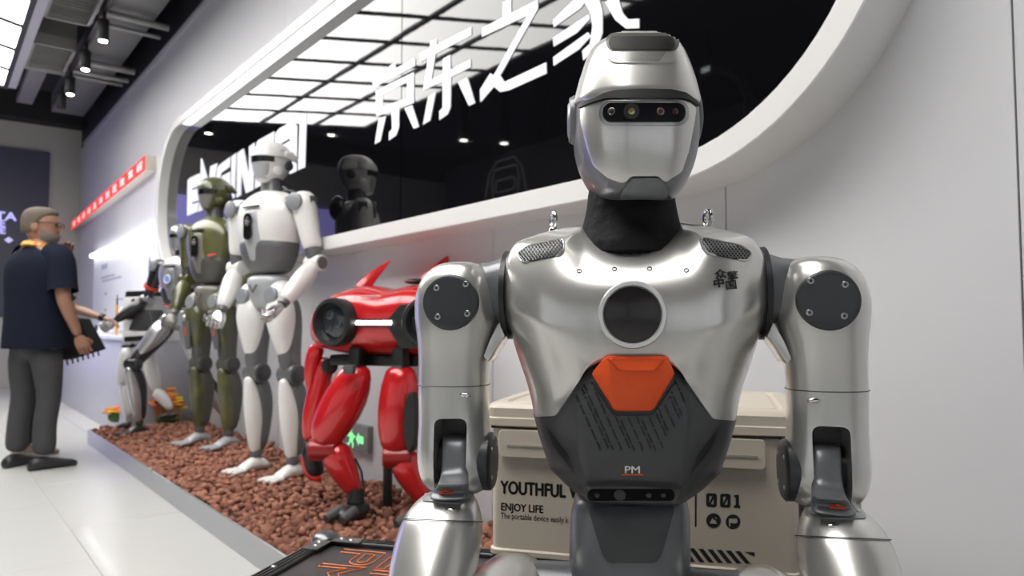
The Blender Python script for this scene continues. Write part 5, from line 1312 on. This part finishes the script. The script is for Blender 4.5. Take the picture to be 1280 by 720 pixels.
for pts in ([(385, 325), (435, 288), (985, 340), (800, 470), (740, 492), (650, 500), (560, 490), (505, 470), (500, 450), (525, 425), (640, 348)],
            [(600, 450), (720, 352), (838, 365), (715, 462), (640, 466)],
            [(85, 515), (140, 478), (722, 535), (350, 615), (365, 690), (-120, 860), (-190, 835), (250, 700), (210, 602), (465, 548)],
            [(850, 545), (1040, 395), (1110, 370), (1250, 380), (1300, 420), (1120, 560), (1010, 552), (1150, 440), (1095, 445), (960, 552)],
            [(768, 610), (818, 566), (1330, 615), (1280, 660)]):
    MB().tube([CL(*p) for p in pts], .0013, n=5, closed=True).build('print_outline', OUT, case, smooth=False)

# second case as the stand of the storage box
BX = at(607, 600, 1.50); BR_ = radians(-16.0)
stand_ = empty('support_case', (BX.x, BX.y, 0), BR_, 'plain black case behind the seat that carries the cream storage box', 'case')
MB().box((.30, .29, .25), (.60, .46, .50)).build('case_body', mat('case_plum', (.045, .016, .018), .5, 0, .1, var=.1), stand_, bevel=.006)
MB().box((.30, .056, .490), (.59, .012, .016)).build('edge_rail', RAIL, stand_, bevel=.003)

# cream storage box: local x along its front, y to the back
CREAM = mat('box_cream', (.60, .53, .435), .42, 0, .1, var=.03, vscale=30, bump=.02, bscale=500)
CREAM2 = mat('box_cream_shade', (.36, .32, .27), .5, var=.05)
PRINT = mat('box_print', (.010, .010, .010), .6, var=.1)
box = empty('storage_box', (BX.x, BX.y, .5012), BR_, 'cream plastic storage box with black print standing behind the seated robot', 'storage box')
BWID, BDEP, BH = .60, .42, .305
MB().loft([rr for rr in [[(x, y, z) for x, y in rrect(BWID / 2, BDEP / 2, BWID / 2 - i, BDEP / 2 - i, .02)] for i, z in ((.012, 0), (.004, .004), (.004, .013), (.008, .016), (.008, .12), (.008, BH - .055), (.008, BH - .05))]]).build('box_body', CREAM, box, sharp=30)
lid = MB().loft([[(x, y, z) for x, y in rrect(BWID / 2, BDEP / 2, BWID / 2 - i, BDEP / 2 - i, .022)] for i, z in ((.006, BH - .048), (-.004, BH - .044), (-.004, BH - .030), (-.001, BH - .028), (-.001, BH - .010), (.004, BH - .003), (.010, BH), (.030, BH), (.034, BH - .004), (.040, BH - .004), (.044, BH))]).build('lid', CREAM, box, sharp=30)
MB().box((BWID / 2, .0055, BH - .049), (BWID - .02, .004, .004)).build('lid_gap', PRINT, box)
for x0, x1 in ((.030, .205), (.395, .535)):
    lt = MB().loft([[((x0 + x1) / 2 + (u - (x0 + x1) / 2) * s, y, z) for u, z in rrect((x0 + x1) / 2, BH - .078, (x1 - x0) / 2, .026, .008)] for y, s in ((.006, 1.0), (-.008, 1.0), (-.011, .975))]).build('latch', CREAM, box, sharp=40)
    MB().box(((x0 + x1) / 2, -.0115, BH - .082), ((x1 - x0) * .8, .003, .004)).build('latch_groove', CREAM2, lt)
BF = lambda u, v, d: (u, .0080 - d, v)
BMI = (Matrix.Translation((BX.x, BX.y, .5012)) @ Matrix.Rotation(BR_, 4, 'Z')).inverted()
def BPX(px, py):                                     # pixel -> (u, v) on the box front
    o, d = BMI @ CAM, BMI.to_3x3() @ ray(px, py); s = (.0080 - o.y) / d.y; p = o + d * s; return p.x, p.z
def btext(body, px, py, hpx, dup, sx=1.0, name='print', track=None):
    u0, v0 = BPX(px, py); h = hpx / F * 1.46; 
    text_mb(MB(), body, lambda u, v, d: BF(u0 + u, v0 + v, d), d=.0006, size=h, dup=dup * h, align='LEFT', sx=sx).build(name, PRINT, box, smooth=False)
btext('YOUTHFUL V', 626, 616.5, 22.5, .042, .725); btext('ENJOY LIFE', 626, 637.5, 13.2, .036, .85); btext('The portable device easily k', 626, 647.5, 10.4, .008, .74)
def bpoly(pts, hole=None, mb=None): return (mb or MB()).prism([BPX(*p) for p in pts], BF, 0, .0006, [BPX(*p) for p in hole] if hole else None)
K = lambda pts: [(860 + x / 6, 600 + y / 6) for x, y in pts]
bpoly(K([(53, 90), (66, 90), (64, 350), (51, 350)])).build('print', PRINT, box, smooth=False)
for ox, oy in ((136, 98), (240, 102)):               # slashed zeros
    m_ = MB()
    bpoly(K([(ox + x, oy + y) for x, y in [(12, 0), (68, 2), (80, 14), (80, 92), (68, 106), (12, 102), (0, 90), (0, 12)]]), K([(ox + x, oy + y) for x, y in [(24, 22), (56, 24), (56, 84), (24, 82)]]), m_)
    bpoly(K([(ox + x, oy + y) for x, y in [(24, 70), (48, 22), (57, 24), (57, 40), (34, 84), (24, 82)]]), None, m_)
    m_.build('print_numeral', PRINT, box, smooth=False)
bpoly(K([(346, 112), (382, 110), (382, 188), (392, 190), (392, 212), (344, 208), (344, 190), (358, 190), (358, 130), (346, 130)])).build('print_numeral', PRINT, box, smooth=False)
for cx, cy, inner in ((191, 304, [(162, 326), (184, 282), (196, 304), (202, 296), (218, 328)]), (338, 313, [(306, 288), (368, 288), (372, 320), (345, 326), (318, 322), (316, 350), (308, 350)])):
    bpoly(K(circ(cx, cy, 55, 32)), K(inner)).build('print_icon', PRINT, box, smooth=False)
bpoly(K(circ(208, 284, 8, 12))).build('print_icon_dot', CREAM, box, smooth=False)
for k in range(-1, 7):
    x = 8 + k * 69; x1 = x + 50
    q = [(x, 540 + x * .065), (x + 38, 541 + x * .065), (x + 118, 648 + x * .03), (x + 80, 647 + x * .03)]
    if x + 118 > 500: q = [(x, 540 + x * .065), (x + 38, 541 + x * .065), (500, 576), (500, 605), (x + 70, 635)] if x < 420 else [(x, 540 + x * .065), (500, 572), (500, 604)]
    bpoly(K([(a, b - 30) for a, b in q])).build('print_stripe', PRINT, box, smooth=False)
# cream crate at the box's right
cr2 = empty('cream_crate', (.570, 1.46, 0), radians(-16), 'tall cream plastic crate just right of the storage box, mostly behind the arm', 'crate')
MB().loft([[(x, y, z) for x, y in rrect(.055, .18, .052 - i, .18 - i, .02)] for i, z in ((.01, 0), (0, .01), (0, .70), (.006, .71), (.012, .714))]).build('crate_body', CREAM, cr2, sharp=30)
for z in (.50, .62): MB().box((.055, -.0005, z), (.095, .003, .004)).build('seam', CREAM2, cr2)

# ================================================================== PEOPLE
def skin(name, J, E, m, parent, sub=2):
    me = bpy.data.meshes.new(name); ks = list(J); ix = {k: i for i, k in enumerate(ks)}
    me.from_pydata([J[k][0] for k in ks], [(ix[a], ix[b]) for a, b in E], [])
    o = bpy.data.objects.new(name, me); COL.objects.link(o)
    md = o.modifiers.new('skin', 'SKIN'); sv = me.skin_vertices[0].data
    for i, k in enumerate(ks):
        r = J[k][1]; sv[i].radius = r if isinstance(r, tuple) else (r, r); sv[i].use_root = (i == 0)
    s_ = o.modifiers.new('sub', 'SUBSURF'); s_.levels = s_.render_levels = sub
    me.materials.append(m); bake(o); o.data.materials.clear(); o.data.materials.append(m)
    o.data.polygons.foreach_set('use_smooth', [True] * len(o.data.polygons)); o.parent = parent
    return o
SKIN1 = mat('skin_tan', (.36, .18, .12), .5, var=.12, vscale=20, bump=.02, bscale=200)
SKIN2 = mat('skin_fair', (.55, .34, .26), .5, var=.1, vscale=20)
HAIRG = mat('hair_grey_brown', (.15, .118, .09), .75, var=.4, vscale=60, bump=.4, bscale=160)
HAIRD = mat('hair_dark', (.02, .015, .012), .6, var=.3, vscale=60)
NAVY = mat('shirt_navy', (.010, .013, .026), .9, var=.25, vscale=14, bump=.35, bscale=14, spec=.15)
TROU = mat('trousers_grey', (.050, .050, .053), .8, var=.2, vscale=14, bump=.4, bscale=16)
BLKC = mat('clothes_black', (.008, .008, .009), .85, var=.3, vscale=20, bump=.3, bscale=20)
SHOE = mat('shoe_dark', (.02, .021, .023), .5, var=.2)
SOLE = mat('shoe_tan', (.35, .27, .2), .6, var=.1)
def person(label, loc, rz, h, skinm, hair, top, trou, shoe, arms, headrz, group=None, glasses=False, long_top=False):
    k = h / 1.75
    r = empty('person', loc, rz, label, 'person', group); r.scale = (k, k, k)
    (rs, re_, rw), (ls, le, lw) = arms
    J = {'pelvis': ((0, .0, .95), (.12, .085)), 'waist': ((0, .0, 1.08), (.13, .095)), 'chest': ((0, .01, 1.28), (.165, .115)), 'collar': ((0, .015, 1.43), (.10, .075)), 'neck': ((0, .005, 1.50), (.058, .06)), 'skull': ((0, -.005, 1.57), (.055, .06))}
    E = [('pelvis', 'waist'), ('waist', 'chest'), ('chest', 'collar'), ('collar', 'neck'), ('neck', 'skull')]
    for s, sh, el, wr in ((-1, rs, re_, rw), (1, ls, le, lw)):
        n = str(s); sh, el, wr = Vector(sh), Vector(el), Vector(wr)
        for nm, p, rad in (('sh', sh, .062), ('ua', sh.lerp(el, .5), .050), ('el', el, .042), ('fa', el.lerp(wr, .35), .042), ('wr', wr, (.028, .024))): J[nm + n] = (tuple(p), rad)
        E += [('collar', 'sh' + n), ('sh' + n, 'ua' + n), ('ua' + n, 'el' + n), ('el' + n, 'fa' + n), ('fa' + n, 'wr' + n)]
        hx = s * .10
        for nm, p, rad in (('hip', (hx, 0, .86), (.065, .07)), ('kn', (hx * 1.15, -.01, .49), .040), ('cf', (hx * 1.15, .014, .33), .038), ('an', (hx * 1.2, .02, .09), .038)): J[nm + n] = (p, rad)
        E += [('pelvis', 'hip' + n), ('hip' + n, 'kn' + n), ('kn' + n, 'cf' + n), ('cf' + n, 'an' + n)]
    body = skin('body', J, E, skinm, r)
    # hands
    for s, el, wr, d2 in ((-1, re_, rw, arms[0]), (1, le, lw, arms[1])):
        wr, el = Vector(wr), Vector(el); d = (wr - el).normalized(); f = Vector((-s * .6, -.7, .0)) if d.z < -.3 else Vector((-s * .3, .1, -.9))
        f = (f - d * f.dot(d)).normalized(); x = d.cross(f)
        hd = MB().tube([wr - d * .01, wr + d * .03, wr + d * .07, wr + d * .09], [(.024, .018), (.038, .017), (.042, .015), (.036, .012)], n=14, side=x).build('hand', skinm, body, subd=1)
        for q in range(4):
            b = wr + d * .082 + x * (-.030 + .020 * q); L = (.85, 1.05, 1.0, .8)[q]
            MB().tube([b, b + d * .030 * L + f * .008, b + d * .052 * L + f * .022, b + d * .060 * L + f * .040], [.0095, .009, .008, .006], n=8).build('finger', skinm, hd) if False else hd_join(hd, [b, b + d * .030 * L + f * .008, b + d * .052 * L + f * .022, b + d * .060 * L + f * .040], [.0095, .009, .008, .006], skinm, body)
        t = wr + d * .03 + x * (.034 * -s)
        hd_join(hd, [t, t + d * .03 + x * .016 * -s + f * .012, t + d * .055 + f * .026], [.012, .011, .008], skinm, body, 'thumb')
    # head in its own frame, turned by headrz
    HM = Matrix.Translation((0, -.01, 0)) @ Matrix.Rotation(headrz, 4, 'Z')
    def hb(mb, nm, m, par, **kw): mb.xf(HM); return mb.build(nm, m, par, **kw)
    HH = lambda z, hx, yf, yb: se_ring((0, 0, z), hx, -yf, yb, 2.2, 2.1, 24)
    hd = hb(MB().loft([HH(1.52, .045, -.075, .03), HH(1.535, .056, -.092, .05), HH(1.56, .066, -.098, .075), HH(1.60, .073, -.100, .09), HH(1.64, .077, -.098, .098), HH(1.68, .078, -.097, .100), HH(1.715, .072, -.085, .092), HH(1.74, .055, -.06, .07), HH(1.752, .025, -.025, .035)]), 'head', skinm, body, subd=1)
    nose = MB().loft([[(-.008, -.098, 1.655), (.008, -.098, 1.655), (0, -.104, 1.655)], [(-.014, -.096, 1.62), (.014, -.096, 1.62), (0, -.122, 1.617)], [(-.014, -.094, 1.608), (.014, -.094, 1.608), (0, -.112, 1.606)]])
    nose.tube([(-.022, -.100, 1.572), (0, -.106, 1.574), (.022, -.100, 1.572)], .006, n=6)
    hb(nose, 'nose_mouth', skinm, hd) if False else hb(nose, 'face_detail', skinm, body)
    for s in (-1, 1):
        hb(MB().ball((s * .079, .012, 1.622), (.010, .022, .033), 12, 8), 'ear', skinm, body)
        hb(MB().ball((s * .032, -.091, 1.645), (.013, .010, .008), 10, 6), 'eye', DBK if not glasses else mat('eye_dark', (.03, .02, .02), .3, var=.1), body)
    cap_ = [[(hx * sin(a), y0 + (yb if cos(a) > 0 else -yf) * cos(a), z + (dz if cos(a) < 0 else 0) * -cos(a)) for a in [2 * pi * q / 24 for q in range(24)]] for z, hx, y0, yf, yb, dz in ((1.575, .066, .045, -.03, .058, .09), (1.60, .082, .03, -.05, .084, .10), (1.645, .086, .02, -.09, .095, .065), (1.69, .086, .01, -.104, .104, .025), (1.725, .081, .005, -.098, .102, .01), (1.752, .066, .0, -.078, .085, 0), (1.77, .036, 0, -.042, .046, 0))]
    hb(MB().loft(cap_), 'hair', hair, r, subd=1)
    if glasses:
        for s in (-1, 1):
            hb(MB().prism(rrect(s * .034, 1.645, .026, .018, .008), lambda u, v, d: (u, -.107 - d, v), 0, .003, rrect(s * .034, 1.645, .021, .013, .006)), 'glasses', BLACK, r, smooth=False)
            hb(MB().tube([(s * .060, -.106, 1.652), (s * .082, -.05, 1.655), (s * .084, .02, 1.652)], .003, n=6), 'glasses_temple', BLACK, r)
        bd_ = mat('beard_grey', (.22, .19, .17), .8, var=.3, vscale=90)
        hb(MB().loft([[(hx * sin(a), -yf * cos(a), z) for a in [radians(q) for q in range(-80, 81, 10)]] + [(hx * .85 * sin(a), -(yf - .02) * cos(a), z) for a in [radians(q) for q in range(80, -81, -10)]] for z, hx, yf in ((1.517, .048, .080), (1.54, .062, .098), (1.565, .071, .104), (1.60, .075, .094))]), 'beard', bd_, r)
    # shirt with sleeves
    SR = lambda z, hx, f_, b_, y=0.0, e=2.5: se_ring((0, y, z), hx, f_, b_, e, e, 32)
    z_hem = .80 if not long_top else .72
    sh_ = MB().loft([SR(z_hem, .205, .155, .150), SR(z_hem + .08, .205, .155, .150), SR(1.02, .200, .150, .140), SR(1.15, .205, .152, .140), SR(1.28, .222, .150, .145), SR(1.38, .225, .13, .135), SR(1.43, .190, .105, .115), SR(1.47, .120, .085, .09), SR(1.495, .075, .07, .072)], False, False).build('shirt', top, r, subd=1)
    for s, S, El in ((-1, Vector(rs), Vector(re_)), (1, Vector(ls), Vector(le))):
        MB().tube([S + Vector((-s * .07, 0, .015)), S + Vector((-s * .02, 0, .012)), S.lerp(El, .25), S.lerp(El, .55), S.lerp(El, .82)], [.085, .088, .083, .080, .084], n=16, cap=False).build('sleeve', top, sh_, subd=1)
    # trousers: one joined garment
    TJ = {'w': ((0, .0, .93), (.165, .125)), 'c': ((0, .0, .88), (.16, .125))}; TE = [('w', 'c')]
    for s in (-1, 1):
        n = str(s); hx = s * .10
        for nm, p, rad in (('h', (hx, 0, .80), .104), ('t', (hx * 1.1, 0, .64), .086), ('k', (hx * 1.15, -.012, .48), .070), ('f', (hx * 1.15, .012, .30), .066), ('a', (hx * 1.2, .015, .085), .070)): TJ[nm + n] = (p, rad)
        TE += [('c', 'h' + n), ('h' + n, 't' + n), ('t' + n, 'k' + n), ('k' + n, 'f' + n), ('f' + n, 'a' + n)]
    skin('trousers', TJ, TE, trou, r)
    for s in (-1, 1):
        x = s * .125; a = s * .25; d = Vector((sin(a), -cos(a), 0)); u = Vector((d.y, -d.x, 0)); c = Vector((x, .02, 0))
        R_ = lambda q, hw, h: [c + d * q + u * (hw * cos(2 * pi * i / 16)) + Vector((0, 0, h * .5 + h * .5 * sin(2 * pi * i / 16))) for i in range(16)]
        MB().loft([R_(-.085, .02, .04), R_(-.07, .036, .075), R_(-.02, .040, .095), R_(.05, .043, .075), R_(.12, .047, .055), R_(.17, .040, .045), R_(.19, .018, .03)]).build('shoe', shoe, r, subd=1)
    return r
def hd_join(hd, P, R, m, body, nm='finger'):
    o = MB().tube(P, R, n=8).build(nm, m, body); return o
p0 = atz(40, 584, 0)
man = person('bearded man with grey hair and glasses in navy shirt, back turned, hand on chin', (p0.x, p0.y, 0), radians(158), 1.77, SKIN1, HAIRG, NAVY, TROU, SHOE,
    (((-.195, .0, 1.42), (-.265, .03, 1.13), (-.275, -.07, .885)), ((.195, .0, 1.42), (.08, -.22, 1.15), (-.015, -.165, 1.415))), radians(-55), group='visitors by the counter', glasses=True)
man.scale = (man.scale[0] * 1.12, man.scale[1] * 1.1, man.scale[2])
ly = mat('lanyard_print', (.75, .55, .12), .7, var=.2, vscale=40, col2=(.70, .12, .04))
MB().loft([[(hx * sin(2 * pi * q / 24), .012 + hx * .95 * cos(2 * pi * q / 24), z + .022 * cos(2 * pi * q / 24)) for q in range(24)] for hx, z in ((.088, 1.475), (.092, 1.482), (.082, 1.505), (.078, 1.498))]).build('lanyard', ly, man)
q0 = at(37, 570, 5.45); q0.z = 0
wom = person('person in black clothes hidden behind the man, one watch-wearing hand pointing over the counter', (q0.x, q0.y, 0), radians(105), 1.60, SKIN2, HAIRD, BLKC, BLKC, SOLE,
    (((-.19, .0, 1.42), (-.24, -.04, 1.15), (-.235, -.10, .90)), ((.19, .0, 1.42), (.22, -.22, 1.20), (.16, -.47, 1.12))), radians(-10), group='visitors by the counter', long_top=True)
wv = Vector((.16, -.47, 1.12)); dv_ = (wv - Vector((.22, -.22, 1.20))).normalized()
MB().tube([wv - dv_ * .035, wv - dv_ * .005], .034, n=16).build('watch', mat('watch_dark', (.05, .04, .035), .4, .4, var=.2), wom)
# black fringed shawl hanging from the arm
a_ = [at(x, y, 5.36) for x, y in ((66, 396), (98, 398), (119, 437), (80, 449), (72, 451))]
sw = empty('black_shawl', a_[0], 0, 'black cloth with fringed hem hanging beside the hand of the man', 'shawl', None)
MB().loft([[p - a_[0] for p in a_], [p - a_[0] + Vector((.03, .10, 0)) for p in a_]]).build('cloth', BLKC, sw, bevel=.01)
fr2 = MB()
for k in range(7):
    p = a_[3].lerp(a_[2], k / 6.0) - a_[0] + Vector((0, .03, 0)); fr2.tube([p, p + Vector((.012, 0, -.045))], .006, n=5)
fr2.build('fringe', BLKC, sw)
